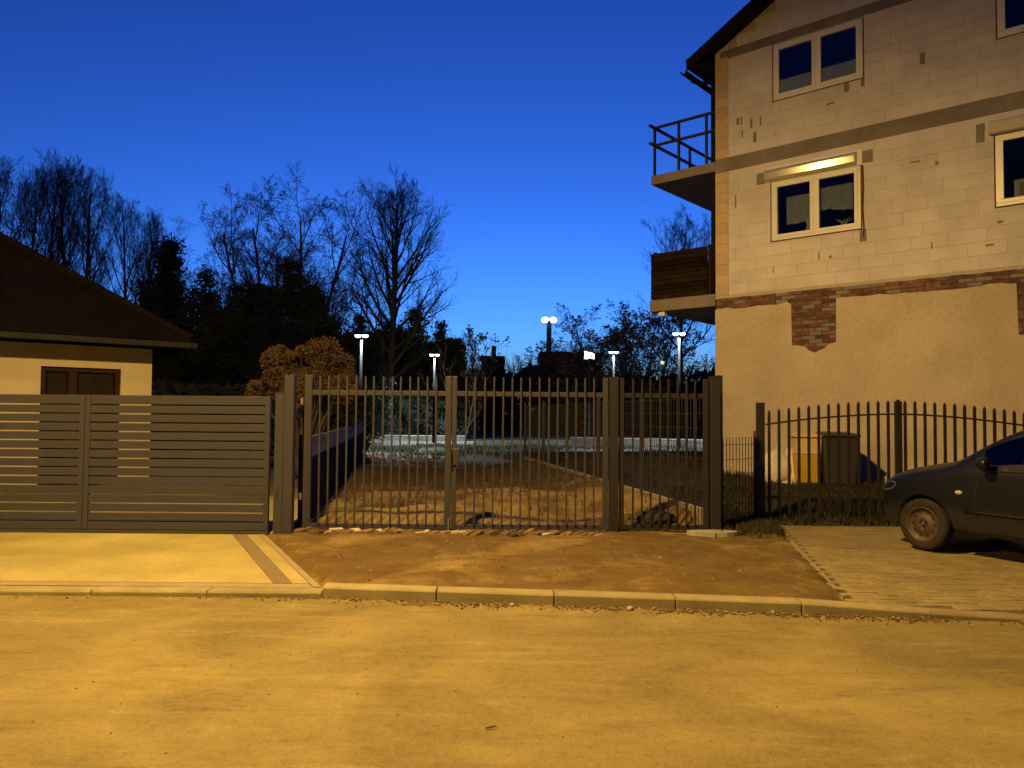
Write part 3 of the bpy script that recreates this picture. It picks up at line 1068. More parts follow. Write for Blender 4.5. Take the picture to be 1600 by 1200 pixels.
# lower balcony with timber slats
m = MB()
m.box(-1.62, -0.006, -0.02, BY, 3.98, 4.25)
m.build('balcony_slab', M['beam'], house, bevel=0.015)
scr = empty('balcony_screen')
scr.parent = house
for k in range(10):
    z = 4.27 + k * 0.106
    m = MB()
    jy = random.uniform(-0.008, 0.008)
    m.box(-1.56, -0.20, 0.005 + jy, 0.03 + jy, z, z + 0.094)
    m.build('slat', M['darkwood'], scr)
    m = MB()
    m.box(-1.60, -1.575, 0.0, BY - 0.1, z, z + 0.097)
    m.build('slat', M['darkwood'], scr)
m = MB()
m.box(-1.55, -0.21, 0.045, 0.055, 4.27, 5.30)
m.build('gap_shade_sheet', M['black'], scr)  # added black sheet, puts the shade between the slats into colour
for (u, y) in ((-1.535, 0.09), (-0.85, 0.09), (-0.17, 0.09), (-1.53, 1.8), (-1.53, 3.4)):
    m = MB()
    m.box(u - 0.035, u + 0.035, y - 0.03, y + 0.03, 4.252, 5.36)
    m.build('post', M['darkwood'], scr)
m = MB()
m.box(-1.42, -1.27, 0.04, 0.16, 3.88, 3.978)
m.build('junction_box', M['pvc'], house)
# annex behind the balconies
m = MB()
m.box(-1.05, 0.015, 2.6, 7.0, -0.3, 3.78)
m.build('annex', M['mortar'], house)
m = MB()
m.box(-1.15, 0.015, 2.45, 7.1, 3.79, 3.97)
m.build('annex_roof', M['beam'], house)

# dry plants on the lower balcony
def local_house(u, y, z):
    a = R(-41)
    return Vector((C0.x + u * math.cos(a) - y * math.sin(a), C0.y + u * math.sin(a) + y * math.cos(a), z))
pl = empty('balcony_planter', local_house(-0.8, 0.6, 4.25), R(-41), 'box of tall dry stems rising above the dark balcony screen', 'plant')
m = MB()
m.box(-0.6, 0.6, -0.14, 0.14, 0.0, 0.8)
m.build('box', M['darkwood'], pl)
m = MB()
rs = random.Random(5)
for k in range(60):
    p = Vector((rs.uniform(-0.55, 0.55), rs.uniform(-0.1, 0.1), 0.75))
    tip = p + Vector((rs.uniform(-0.18, 0.18), rs.uniform(-0.1, 0.1), rs.uniform(0.5, 0.95)))
    m.tube([p, p.lerp(tip, 0.5) + Vector((rs.uniform(-.04, .04), 0, 0)), tip], [0.004, 0.003, 0.0015], 3)
    for q in range(4):
        b = p.lerp(tip, rs.uniform(0.4, 0.95))
        m.tube([b, b + Vector((rs.uniform(-.1, .1), rs.uniform(-.05, .05), rs.uniform(.04, .14)))], [0.003, 0.001], 3)
m.build('stems', M['twig'], pl)

# ------------------------------------------------------------------ left house
LC = Vector((-7.7, 16.4, 0))
lh = empty('hipped_house', LC, R(39), 'low cream house with dark brown hipped roof behind the slatted gate', 'house')
m = MB()
LW, LD = 11.0, 9.0
du0, du1, dzt = -2.04, -0.60, 2.48
m.box(-LW, du0, 0, 0.3, -0.1, 2.93)
m.box(du1, 0, 0, 0.3, -0.1, 2.93)
m.box(du0, du1, 0, 0.3, dzt, 2.93)
m.box(-0.3, 0, 0.3, LD, -0.1, 2.93)
m.box(-LW, -LW + 0.3, 0.3, LD, -0.1, 2.93)
m.box(-LW + 0.3, -0.3, LD - 0.3, LD, -0.1, 2.93)
m.build('wall', M['cream'], lh)
m = MB()
m.box(du0, du1, 0.10, 0.16, 0.05, dzt)
dr = m.build('door', M['darkwood'], lh)
for (a, b) in ((du0, du0 + 0.09), (du1 - 0.09, du1), (-1.55, -1.40)):
    m = MB()
    m.box(a, b, 0.06, 0.099, 0.05, dzt)
    m.build('frame', M['doorframe'], dr)
m = MB()
m.box(du0, du1, 0.055, 0.095, dzt - 0.09, dzt)
m.build('frame', M['doorframe'], dr)
for (a, b) in ((du0 + 0.09, -1.55), (-1.40, du1 - 0.09)):
    m = MB()
    m.box(a + 0.04, b - 0.04, 0.085, 0.097, 1.3, dzt - 0.13)
    m.build('panel', M['doorpanel'], dr)
OV = 0.62
PT = 0.715
ez = 2.96
x0, x1, y0, y1 = -LW - OV, OV, -OV, LD + OV
hw_ = (y1 - y0) / 2
rz = ez + hw_ * PT
rp = [(x0, y0, ez), (x1, y0, ez), (x1, y1, ez), (x0, y1, ez), (x0 + hw_, (y0 + y1) / 2, rz), (x1 - hw_, (y0 + y1) / 2, rz)]
m = MB()
rr = rp + [(x, y, z + 0.12) for x, y, z in rp]
m.add(rr, [(6, 7, 11, 10), (7, 8, 11), (8, 9, 10, 11), (9, 6, 10), (0, 1, 7, 6), (1, 2, 8, 7), (2, 3, 9, 8), (3, 0, 6, 9), (0, 4, 5, 1), (1, 5, 2), (2, 5, 4, 3), (3, 4, 0)])
lroof = m.build('roof', M['rooftile'], lh)
# tile courses of the two visible slopes
for k in range(15):
    s0 = k * 0.34
    if s0 > hw_ - 0.1:
        break
    def course(face):
        mm = MB()
        run0 = s0 - 0.03
        run1 = s0 + 0.36
        z0_, z1_ = ez + 0.12 + run0 * PT + 0.045, ez + 0.12 + run1 * PT + 0.012
        if face == 0:
            a, b = x0 + max(run0, 0), x1 - max(run0, 0)
            a2, b2 = x0 + run1, x1 - run1
            vs = [(a, y0 + run0, z0_), (b, y0 + run0, z0_), (b2, y0 + run1, z1_), (a2, y0 + run1, z1_)]
        else:
            a, b = y0 + max(run0, 0), y1 - max(run0, 0)
            a2, b2 = y0 + run1, y1 - run1
            vs = [(x1 - run0, a, z0_), (x1 - run0, b, z0_), (x1 - run1, b2, z1_), (x1 - run1, a2, z1_)]
        vs2 = [(x, y, z - 0.03) for x, y, z in vs]
        mm.add(vs2 + vs, BX)
        mm.build('tile_course', M['rooftile'], lroof)
    course(0)
    course(1)
# hip tiles
hipd = Vector((-1, 1, PT))
hp = Vector((x1, y0, ez + 0.19))
for k in range(17):
    a = hp + hipd * (k * 0.29)
    b = hp + hipd * (k * 0.29 + 0.31)
    if (k * 0.29) > hw_:
        break
    m = MB()
    m.tube([a, b], [0.10, 0.085], 8)
    m.build('hip_tile', M['rooftile'], lroof)
m = MB()
m.box(x0, x1, y0 - 0.1, y0 - 0.002, ez - 0.02, ez + 0.10)
m.box(x1 + 0.002, x1 + 0.1, y0 - 0.1, y1, ez - 0.02, ez + 0.10)
m.build('gutter', M['black'], lroof, bevel=0.02)
# roof window
m = MB()
t_ = Matrix.Translation((-3.35, y0 + 1.35, ez + 0.25 + 1.35 * PT)) @ Matrix.Rotation(math.atan(PT), 4, 'X')
m.box(-0.42, 0.42, -0.55, 0.55, -0.05, 0.05, t_)
rw = m.build('roof_window', M['soffit'], lroof)
m = MB()
m.box(-0.46, 0.46, -0.60, -0.552, -0.05, 0.055, t_)
m.build('flashing', M['alu'], rw)
m = MB()
m.box(-0.36, 0.36, -0.48, 0.48, 0.052, 0.058, t_)
m.build('pane', M['carglass'], rw)

# ------------------------------------------------------------------ fences and gates
A = M['anthracite']
# sliding slatted gate
GY = 9.52
sg = empty('sliding_gate', (-4.7, GY, 0.0), 0, 'wide anthracite sliding gate of horizontal slats across the pale driveway', 'gate')
lx = lambda X: X + 4.7
gz0, gz1 = 0.15, 1.80
XL, XM, XR = -9.4, -5.27, -2.985
for (a, b) in ((XL, XM - 0.004), (XM + 0.004, XR)):
    for (s0, s1) in ((a, a + 0.062), (b - 0.062, b)):
        m = MB()
        m.box(lx(s0), lx(s1), -0.03, 0.03, gz0, gz1)
        m.build('stile', A, sg, bevel=0.005)
    npitch = 15
    pit = (gz1 - gz0) / npitch
    for k in range(npitch):
        m = MB()
        z = gz0 + k * pit
        m.box(lx(a + 0.062), lx(b - 0.062), -0.022 + random.uniform(-.001, .001), 0.014, z + 0.0, z + pit - (0.017 if k < npitch - 1 else 0))
        m.build('slat', A, sg, bevel=0.004)
m = MB()
m.box(lx(XL), lx(XR), -0.035, 0.035, 0.095, 0.147)
m.build('track_rail', A, sg)
def post(X, Y, w, z1, label, name='gate_post', d=None, z0=0.0, mat=None, group=None):
    p = empty(name, (X, Y, 0), 0, label, 'post', group)
    d = d or w
    m = MB()
    m.box(-w / 2, w / 2, -d / 2, d / 2, z0, z1)
    m.build('shaft', mat or A, p, bevel=0.006)
    m = MB()
    m.box(-w / 2 - 0.004, w / 2 + 0.004, -d / 2 - 0.004, d / 2 + 0.004, z1 + 0.001, z1 + 0.012)
    m.build('cap', mat or A, p, bevel=0.004)
    return p
pA = post(-2.845, 9.47, 0.11, 1.83, 'shorter anthracite post with a lock slot at the end of the slatted gate')
m = MB()
m.box(-0.022, -0.004, -0.061, -0.0565, 0.55, 0.64)
m.build('lock_slot', M['black'], pA)
post(-2.715, 9.42, 0.115, 2.05, 'tall anthracite post between the slatted gate and the barred gate')
post(1.30, 9.80, 0.11, 2.08, 'dark post right of the double barred gate, before the narrow panel', mat=M['darkmetal'])
post(2.60, 9.85, 0.13, 2.10, 'thick dark post at the right end of the barred fence', mat=M['darkmetal'])
post(2.735, 10.12, 0.07, 2.13, 'slim dark post just behind the thick end post, before the house wall', mat=M['blackiron'])

def leaf(X0, X1, Y0, Y1, bars, stile0, stile1, label, zb=0.155, zt=2.08, A=M['anthracite']):
    """barred leaf from (X0, Y0) to (X1, Y1): stiles, two rails, square bars"""
    ang_ = math.atan2(Y1 - Y0, X1 - X0)
    L = math.hypot(X1 - X0, Y1 - Y0)
    o = empty('gate_leaf', (X0, Y0, 0), ang_, label, 'gate', 'leaves of the barred gate')
    for (a, b) in ((0, stile0), (L - stile1, L)):
        m = MB()
        m.box(a, b, -0.03, 0.03, zb, zt)
        m.build('stile', A, o, bevel=0.004)
    for (z0_, z1_) in ((zb, zb + 0.06), (1.83, 1.89)):
        m = MB()
        m.box(stile0, L - stile1, -0.02, 0.02, z0_, z1_)
        m.build('rail', A, o, bevel=0.003)
    bmesh_ = MB()
    bmesh_.box(-0.0105, 0.0105, -0.0105, 0.0105, zb + 0.062, zt - 0.01)
    me = bmesh_.mesh('bar')
    me.materials.append(A)
    for k in range(bars):
        x = stile0 + (L - stile0 - stile1) * (k + 1) / (bars + 1)
        b = link('bar', me, o, (x, -0.034, 0))
        b.rotation_euler = (random.uniform(-.002, .002), random.uniform(-.004, .004), 0)
    return o
l1 = leaf(-2.62, -0.765, 9.74, 9.74, 14, 0.09, 0.075, 'left leaf of the double barred gate with a lock box')
l2 = leaf(-0.755, 1.225, 9.74, 9.78, 15, 0.06, 0.065, 'right leaf of the double barred gate, in front of the sand heap')
l3 = leaf(1.375, 2.515, 9.81, 9.85, 8, 0.055, 0.06, 'narrow dark barred leaf between the two right posts', A=M['darkmetal'])
m = MB()
m.box(1.875, 1.965, -0.05, 0.03, 0.96, 1.17)
lk = m.build('lock_box', A, l1, bevel=0.006)
m = MB()
m.box(1.85, 1.87, -0.10, -0.05, 0.98, 1.16)
m.build('pull_handle', M['blackiron'], lk)
m = MB()
m.tube([(1.84, -0.045, 0.0), (1.84, -0.045, 0.3)], 0.012, 6)
m.build('drop_bolt', M['steel'], l1)
for z in (0.55, 1.75):
    m = MB()
    m.tube([(-0.035, -0.01, z - 0.04), (-0.035, -0.01, z + 0.04)], 0.02, 8)
    m.build('hinge', M['steel'], l1)
for z in (0.5, 1.02, 1.7):
    m = MB()
    m.tube([(-0.03, -0.02, z - 0.04), (-0.03, -0.02, z + 0.04)], 0.018, 8)
    m.build('hinge', M['steel'], l3)
# concrete pad under the end post
m = MB()
pad = [(-0.35 + 0.06 * noise.noise(Vector((k, 0, 0))) + 0.0, 0) for k in range(3)]
n = 16
vs = []
for k in range(n):
    a = 2 * math.pi * k / n
    r_ = 1 + 0.18 * noise.noise(Vector((math.cos(a) * 1.5, math.sin(a) * 1.5, 3)))
    vs.append((2.52 + 0.33 * r_ * math.cos(a), 9.66 + 0.13 * r_ * math.sin(a)))
m.add([(x, y, 0.17) for x, y in vs] + [(x * 1.02 - 0.05, y, 0.05) for x, y in vs], [tuple(range(n))] + [(k, k + n, (k + 1) % n + n, (k + 1) % n) for k in range(n)])
o = fix(m.build('concrete_footing', M['concrete_wall']))
tag(o, 'pale spilled concrete footing at the foot of the thick end post', 'footing')

# broken bricks laid under the barred gate
ed = empty('broken_brick_edging', (-0.7, 9.6, 0.12), 0, 'row of broken tilted bricks in the soil under the barred gate', 'edging')
rs = random.Random(11)
for k in range(44):
    X = -2.62 + k * 0.088 + rs.uniform(-0.02, 0.02)
    m = MB()
    L, w_, h_ = rs.uniform(0.10, 0.19), rs.uniform(0.055, 0.10), rs.uniform(0.035, 0.06)
    mt = Matrix.Translation((X + 0.7, rs.uniform(-0.14, 0.02), rs.uniform(0.005, 0.03))) @ Matrix.Rotation(rs.uniform(0.5, 1.1), 4, 'Z') @ Matrix.Rotation(rs.uniform(-0.35, 0.1), 4, 'Y') @ Matrix.Rotation(rs.uniform(-0.3, 0.3), 4, 'X')
    m.box(-L / 2, L / 2, -w_ / 2, w_ / 2, -h_ / 2, h_ / 2, mt)
    m.v = [(x + rs.uniform(-.008, .008), y + rs.uniform(-.008, .008), z + rs.uniform(-.006, .006)) for x, y, z in m.v]
    m.build('brick', M['oldbrick'] if rs.random() < 0.7 else M['stone'], ed, bevel=0.006)

# arched iron gate on the right
def arched(X0, X1, side, label, n=13):
    o = empty('iron_gate_leaf', (X0, 10.9, 0), 0, label, 'gate', 'leaves of the arched iron gate')
    L = X1 - X0
    zt = lambda t: 1.655 - 0.16 * (1 - t) ** 1.7
    tt = lambda x: (x / L if side < 0 else 1 - x / L)
    pts = [(L * k / 16, 0, zt(tt(L * k / 16))) for k in range(17)]
    MB().tube(pts, 0.014, 6).build('arched_rail', M['blackiron'], o)
    for z in (0.46,):
        m = MB()
        m.box(0, L, -0.012, 0.012, z, z + 0.03)
        m.build('rail', M['blackiron'], o)
    for k in range(n):
        x = L * (k + 0.35) / n
        zz = zt(tt(x)) + 0.19
        m = MB()
        w_ = 0.017
        m.box(x - w_, x + w_, -0.014, 0.014, 0.24, zz - 0.03)
        m.add([(x - w_, -0.014, zz - 0.03), (x + w_, -0.014, zz - 0.03), (x + w_, 0.014, zz - 0.03), (x - w_, 0.014, zz - 0.03), (x, 0, zz + 0.012)], [(0, 1, 4), (1, 2, 4), (2, 3, 4), (3, 0, 4)])
        m.build('bar', M['blackiron'], o)
    return o
arched(3.60, 5.43, -1, 'left leaf of the arched black iron gate, in front of the bins')
arched(5.53, 7.36, 1, 'right leaf of the arched black iron gate, partly behind the parked car')
post(3.525, 10.9, 0.10, 1.79, 'dark post carrying the left leaf of the arched iron gate', 'iron_gate_post', mat=M['blackiron'])
post(7.44, 10.9, 0.10, 1.79, 'dark post carrying the right leaf of the arched iron gate', 'iron_gate_post', mat=M['blackiron'])
cp = empty('meeting_stile', (5.48, 10.9, 0), 0, 'wide black centre stile where the two arched leaves meet', 'post')
m = MB()
m.box(-0.042, 0.042, -0.03, 0.03, 0.2, 1.83)
m.add([(-0.042, -0.03, 1.83), (0.042, -0.03, 1.83), (0.042, 0.03, 1.83), (-0.042, 0.03, 1.83), (0, 0, 1.87)], [(0, 1, 4), (1, 2, 4), (2, 3, 4), (3, 0, 4)])
m.build('shaft', M['blackiron'], cp)

# wire mesh fence running back along the plot, on concrete base boards
def mesh_fence(p0, p1, nb_, zbase, h, board, label, name='mesh_fence', vstep=0.1, wire=0.0028, first_post=True):
    d = Vector((p1[0] - p0[0], p1[1] - p0[1], 0))
    L = d.length
    o = empty(name, (p0[0], p0[1], 0), math.atan2(d.y, d.x), label, 'fence')
    bl = L / nb_
    for k in range(nb_ + 1):
        if k == 0 and not first_post:
            continue
        m = MB()
        m.box(k * bl - 0.03, k * bl + 0.03, -0.03, 0.03, zbase - 0.1, zbase + h)
        m.build('post', A, o)
    for k in range(nb_):
        if board:
            m = MB()
            m.box(k * bl + 0.035, (k + 1) * bl - 0.035, -0.03, 0.03, zbase - 0.45, zbase)
            m.build('base_board', M['kerb'], o, bevel=0.008)
        m = MB()
        x = k * bl + 0.04
        zz = zbase + 0.04
        while x < (k + 1) * bl - 0.03:
            m.box(x - wire, x + wire, -wire, wire, zz, zbase + h - 0.08)
            x += vstep
        while zz < zbase + h - 0.05:
            m.box(k * bl + 0.03, (k + 1) * bl - 0.03, -wire * 2.6, -wire * 0.9, zz - wire, zz + wire)
            zz += 0.2
        m.build('wire_panel', A, o, kind='stuff')
    return o
mesh_fence((2.54, 9.98), (0.39, 22.3), 5, 0.40, 1.55, True, 'wire mesh fence on concrete base boards running back from the end post')
mesh_fence((2.79, 10.22), (3.46, 10.88), 1, 0.18, 1.22, False, 'low wire mesh panel between the slim dark post and the iron gate post', vstep=0.085, wire=0.0035, first_post=False)
# dark retaining board across the garden behind
o = empty('timber_retaining_edge', (0.45, 22.6, 0.1), math.atan2(1.6, 6.2), 'long low dark timber edge across the back of the garden', 'edging')
for k in range(3):
    m = MB()
    m.box(k * 2.15, k * 2.15 + 2.13, -0.05, 0.05, -0.1, 0.42)
    m.build('plank', M['darkwood'], o)

# boarded fence on the left side of the plot
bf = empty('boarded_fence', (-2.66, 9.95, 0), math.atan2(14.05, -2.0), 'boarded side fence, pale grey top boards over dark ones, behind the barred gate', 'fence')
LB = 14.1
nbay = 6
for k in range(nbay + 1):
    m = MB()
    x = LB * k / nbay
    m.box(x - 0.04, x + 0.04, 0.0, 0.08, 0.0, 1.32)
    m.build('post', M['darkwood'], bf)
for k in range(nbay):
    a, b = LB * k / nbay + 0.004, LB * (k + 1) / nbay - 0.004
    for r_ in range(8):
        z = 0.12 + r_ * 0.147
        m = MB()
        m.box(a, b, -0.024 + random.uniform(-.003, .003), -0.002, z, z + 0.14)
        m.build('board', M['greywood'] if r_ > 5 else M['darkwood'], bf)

# ------------------------------------------------------------------ parked car
CH = Vector((-0.472, 0.882, 0))
lw = Vector((4.80, 8.92, 0.0))
left = Vector((-CH.y, CH.x, 0))
axle = lw - left * 0.735
car = empty('parked_car', (axle.x, axle.y, 0.088), math.atan2(CH.y, CH.x), 'dark blue hatchback parked nose to the iron gate, cut by the right edge', 'car')
ST = [  # x, width factor, shoulder z, [pt6..pt9]
    (0.66, 0.66, 0.58, [(0.80, 0.62), (0.6, 0.64), (0.4, 0.65), (0, 0.655)]),
    (0.61, 0.82, 0.66, [(0.92, 0.72), (0.7, 0.75), (0.45, 0.765), (0, 0.775)]),
    (0.48, 0.92, 0.745, [(0.93, 0.80), (0.75, 0.85), (0.45, 0.875), (0, 0.89)]),
    (0.26, 0.975, 0.81, [(0.93, 0.86), (0.77, 0.91), (0.45, 0.94), (0, 0.96)]),
    (0.00, 0.995, 0.855, [(0.93, 0.905), (0.78, 0.955), (0.46, 0.99), (0, 1.01)]),
    (-0.24, 1.0, 0.885, [(0.93, 0.94), (0.79, 1.0), (0.5, 1.04), (0, 1.06)]),
    (-0.42, 1.0, 0.91, [(0.945, 0.965), (0.87, 1.06), (0.78, 1.09), (0, 1.12)]),
    (-0.68, 1.0, 0.925, [(0.95, 0.97), (0.86, 1.22), (0.78, 1.25), (0, 1.29)]),
    (-0.93, 1.0, 0.93, [(0.955, 0.975), (0.80, 1.36), (0.73, 1.39), (0, 1.435)]),
    (-1.22, 1.0, 0.935, [(0.955, 0.98), (0.755, 1.45), (0.69, 1.49), (0, 1.53)]),
    (-1.75, 1.0, 0.945, [(0.955, 0.985), (0.745, 1.48), (0.675, 1.525), (0, 1.57)]),
    (-2.40, 1.0, 0.965, [(0.955, 1.005), (0.745, 1.465), (0.675, 1.51), (0, 1.55)]),
    (-2.80, 0.98, 0.985, [(0.955, 1.025), (0.77, 1.39), (0.70, 1.43), (0, 1.47)]),
    (-3.02, 0.93, 0.99, [(0.955, 1.03), (0.85, 1.14), (0.76, 1.17), (0, 1.20)]),
    (-3.12, 0.84, 0.97, [(0.95, 0.985), (0.85, 1.0), (0.7, 1.01), (0, 1.02)]),
]
HW = 0.83
rings = []
for (x, wf, zs, top4) in ST:
    hwid = HW * wf
    lowz = 0.20 if x < 0.5 else 0.24
    half = [(0, lowz), (hwid * 0.86, lowz), (hwid * 0.955, 0.30), (hwid * 0.99, 0.44), (hwid * 1.01, 0.62), (hwid * 0.985, zs)] + [(hwid * a, z) for a, z in top4]
    ring = [(x, y, z) for y, z in half] + [(x, -y, z) for y, z in reversed(half[1:-1])]
    rings.append(ring)
NR = len(rings[0])
cb = bmesh.new()
vv = [[cb.verts.new(p) for p in r_] for r_ in rings]
for i in range(len(rings) - 1):
    for k in range(NR):
        k2 = (k + 1) % NR
        f = cb.faces.new((vv[i][k], vv[i][k2], vv[i + 1][k2], vv[i + 1][k]))
        kk = k if k < 9 else NR - 1 - k
        if kk == 6 and 7 <= i <= 11:
            f.material_index = 1
        elif kk == 8 and 6 <= i <= 8:
            f.material_index = 2
        elif kk == 8 and i == 12:
            f.material_index = 2
for ring in (vv[0], vv[-1]):
    # end caps as strips across
    for k in range(1, 9):
        a, b, c_, d_ = ring[k], ring[k + 1], ring[(NR - k - 1) % NR], ring[NR - k]
        if k == 8:
            cb.faces.new((a, b, d_))
        else:
            cb.faces.new((a, b, c_, d_))
    cb.faces.new((ring[0], ring[1], ring[NR - 1]))
bmesh.ops.recalc_face_normals(cb, faces=cb.faces)
cme = bpy.data.meshes.new('car_shell')
cb.to_mesh(cme)
cb.free()
shell = bpy.data.objects.new('car_shell', cme)
COL.objects.link(shell)
sm = shell.modifiers.new('s', 'SUBSURF')
sm.levels = 3
sm.render_levels = 3
cutm = MB()
for ax in (0.0, -2.5):
    for sgn in (1, -1):
        ya, yb = (0.52, 1.2) if sgn > 0 else (-1.2, -0.52)
        cutm.lathe([(0.345, ya), (0.345, yb)], 40, axis='y', mat=Matrix.Translation((ax, 0, 0.29)))
        nbase = len(cutm.v)
        cutm.f.append(tuple(range(nbase - 80, nbase - 40)))
        cutm.f.append(tuple(range(nbase - 1, nbase - 41, -1)))
        cutm.m += [0, 0]
cutter = cutm.build('car_cutter', None)
cb = bmesh.new()
cb.from_mesh(cutter.data)
bmesh.ops.recalc_face_normals(cb, faces=cb.faces)
cb.to_mesh(cutter.data)
cb.free()
bo = shell.modifiers.new('b', 'BOOLEAN')
bo.operation = 'DIFFERENCE'
bo.object = cutter
bo.solver = 'EXACT'
dg = bpy.context.evaluated_depsgraph_get()
ev = shell.evaluated_get(dg)
full = bpy.data.meshes.new_from_object(ev)
bpy.data.objects.remove(shell)
bpy.data.objects.remove(cutter)
def region(f):
    c_ = f.center
    if f.material_index == 1:
        return 'side_window_l' if c_.y > 0 else 'side_window_r'
    if f.material_index == 2:
        return 'windscreen' if c_.x > -2 else 'rear_window'
    return 'body'
fullv = [v.co.copy() for v in full.vertices]
bvh = BVHTree.FromPolygons(fullv, [tuple(p.vertices) for p in full.polygons])
parts = {}
for p in full.polygons:
    parts.setdefault(region(p), []).append(tuple(p.vertices))
for key, fs in parts.items():
    used = sorted(set(i for f in fs for i in f))
    mp_ = {i: k for k, i in enumerate(used)}
    m = MB()
    m.add([fullv[i] for i in used], [tuple(mp_[i] for i in f) for f in fs])
    nm = {'side_window_l': 'side_window', 'side_window_r': 'side_window'}.get(key, key)
    m.build(nm, M['carpaint'] if key == 'body' else M['carglass'], car, smooth=True)
def side_pt(x, z, sgn=1, off=0.0):
    loc, nor, idx, dist = bvh.ray_cast(Vector((x, 2.0 * sgn, z)), Vector((0, -sgn, 0)))
    return (loc + Vector((0, sgn * off, 0))) if loc else Vector((x, 0.8 * sgn, z))
# door seams
seam = [(-0.66, 0.93), (-0.62, 0.75), (-0.62, 0.45), (-0.70, 0.30), (-1.2, 0.29), (-1.70, 0.30), (-1.74, 0.5), (-1.74, 0.95)]
for sgn in (1, -1):
    pts = []
    for (a, b) in zip(seam[:-1], seam[1:]):
        for q in range(5):
            t = q / 5
            pts.append(side_pt(a[0] + (b[0] - a[0]) * t, a[1] + (b[1] - a[1]) * t, sgn, 0.0))
    MB().tube(pts, 0.005, 4).build('door_seam', M['black'], car)
    # window frame line, handle, repeater, mirror
    pts = [side_pt(-0.66 - 0.06 * k, 0.955 + 0.0012 * k, sgn, 0.003) for k in range(34)]
    MB().tube(pts, 0.011, 5).build('window_trim', M['black'], car)
    p = side_pt(-1.58, 0.84, sgn, 0.012)
    MB().tube([p + Vector((-0.10, 0, 0)), p + Vector((-0.05, sgn * 0.02, 0.004)), p + Vector((0.05, sgn * 0.02, 0.004)), p + Vector((0.10, 0, 0))], 0.014, 8).build('door_handle', M['black'], car, True)
    p = side_pt(-0.44, 0.70, sgn, 0.004)
    m = MB()
    m.lathe([(0.0, -0.01), (0.028, -0.008), (0.034, 0.0), (0.024, 0.009), (0.0, 0.012)], 14, axis='y', mat=Matrix.Translation(p) @ Matrix.Scale(1.3, 4, Vector((1, 0, 0))) @ Matrix.Scale(0.7, 4, Vector((0, 0, 1))))
    m.build('side_repeater', M['amber'], car, True)
    mp0 = side_pt(-0.80, 0.985, sgn, 0.0)
    m = MB()
    m.lathe([(0.0, -0.09), (0.055, -0.075), (0.085, -0.02), (0.088, 0.04), (0.08, 0.07), (0.0, 0.072)], 16, axis='z', mat=Matrix.Translation(mp0 + Vector((0.03, sgn * 0.13, 0.05))) @ Matrix.Scale(0.82, 4) @ Matrix.Scale(1.15, 4, Vector((0, 1, 0))) @ Matrix.Rotation(R(-90), 4, 'Y'))
    m.tube([mp0 + Vector((0.02, -sgn * 0.02, 0.0)), mp0 + Vector((0.02, sgn * 0.1, 0.03))], 0.022, 8)
    m.build('door_mirror', M['carpaint'], car, True)
    # lower side moulding
    pts = [side_pt(-0.5 - 0.15 * k, 0.50, sgn, 0.004) for k in range(12)]
    MB().tube(pts, 0.014, 6).build('side_moulding', M['carpaint'], car, True)
    # headlamp
    m = MB()
    vs = []
    for k in range(14):
        a = 2 * math.pi * k / 14
        x = 0.47 + 0.13 * math.cos(a)
        z = 0.70 + 0.055 * math.sin(a) - 0.03 * math.cos(a)
        vs.append(side_pt(x, z, sgn, 0.004))
    m.add(vs + [sum(vs, Vector()) / 14 + Vector((0.008, sgn * 0.01, 0.0))], [(k, (k + 1) % 14, 14) for k in range(14)])
    m.build('headlight', M['lens'], car, True)
    m = MB()
    vs = []
    for (x, z) in ((-3.05, 0.72), (-2.93, 0.74), (-2.93, 0.96), (-3.05, 0.95)):
        vs.append(side_pt(x, z, sgn, 0.006))
    m.add(vs, [(0, 1, 2, 3)])
    m.build('tail_light', M['quoin'], car)
# wheels
def wheel(x, sgn):
    w = empty('wheel')
    w.parent = car
    w.location = (x, sgn * 0.735, 0.295)
    rot = 1 if sgn > 0 else -1
    m = MB()
    m.lathe([(0.19, -0.085), (0.235, -0.09), (0.275, -0.085), (0.293, -0.06), (0.296, 0), (0.293, 0.06), (0.275, 0.085), (0.235, 0.09), (0.19, 0.085)], 40, axis='y')
    m.build('tyre', M['rubber'], w, True)
    m = MB()
    prof = [(0.198, 0.085), (0.190, 0.092), (0.180, 0.06), (0.150, 0.045), (0.118, 0.05), (0.085, 0.072), (0.06, 0.075), (0.045, 0.060), (0.0, 0.060)]
    m.lathe([(r_, h * rot) for r_, h in prof], 40, axis='y')
    rim = m.build('rim', M['rim'], w, True)
    for k in range(10):
        a = 2 * math.pi * k / 10
        m = MB()
        m.lathe([(0.0, 0.052 * rot), (0.017, 0.051 * rot)], 10, axis='y', mat=Matrix.Translation((0.136 * math.cos(a), 0, 0.136 * math.sin(a))))
        m.build('dark_vent_disc', M['black'], rim)  # flat black disc, its colour stands in for a shaded hole
    m = MB()
    m.lathe([(0.0, 0.085 * rot), (0.022, 0.083 * rot), (0.028, 0.058 * rot)], 14, axis='y')
    m.build('hub_cap', M['rim'], rim, True)
    for k in range(4):
        a = 2 * math.pi * (k + 0.5) / 4
        m = MB()
        m.lathe([(0.0, 0.085 * rot), (0.010, 0.084 * rot), (0.010, 0.07 * rot)], 6, axis='y', mat=Matrix.Translation((0.052 * math.cos(a), 0, 0.052 * math.sin(a))))
        m.build('wheel_bolt', M['rim'], rim)
for x in (0.0, -2.5):
    for sgn in (1, -1):
        wheel(x, sgn)
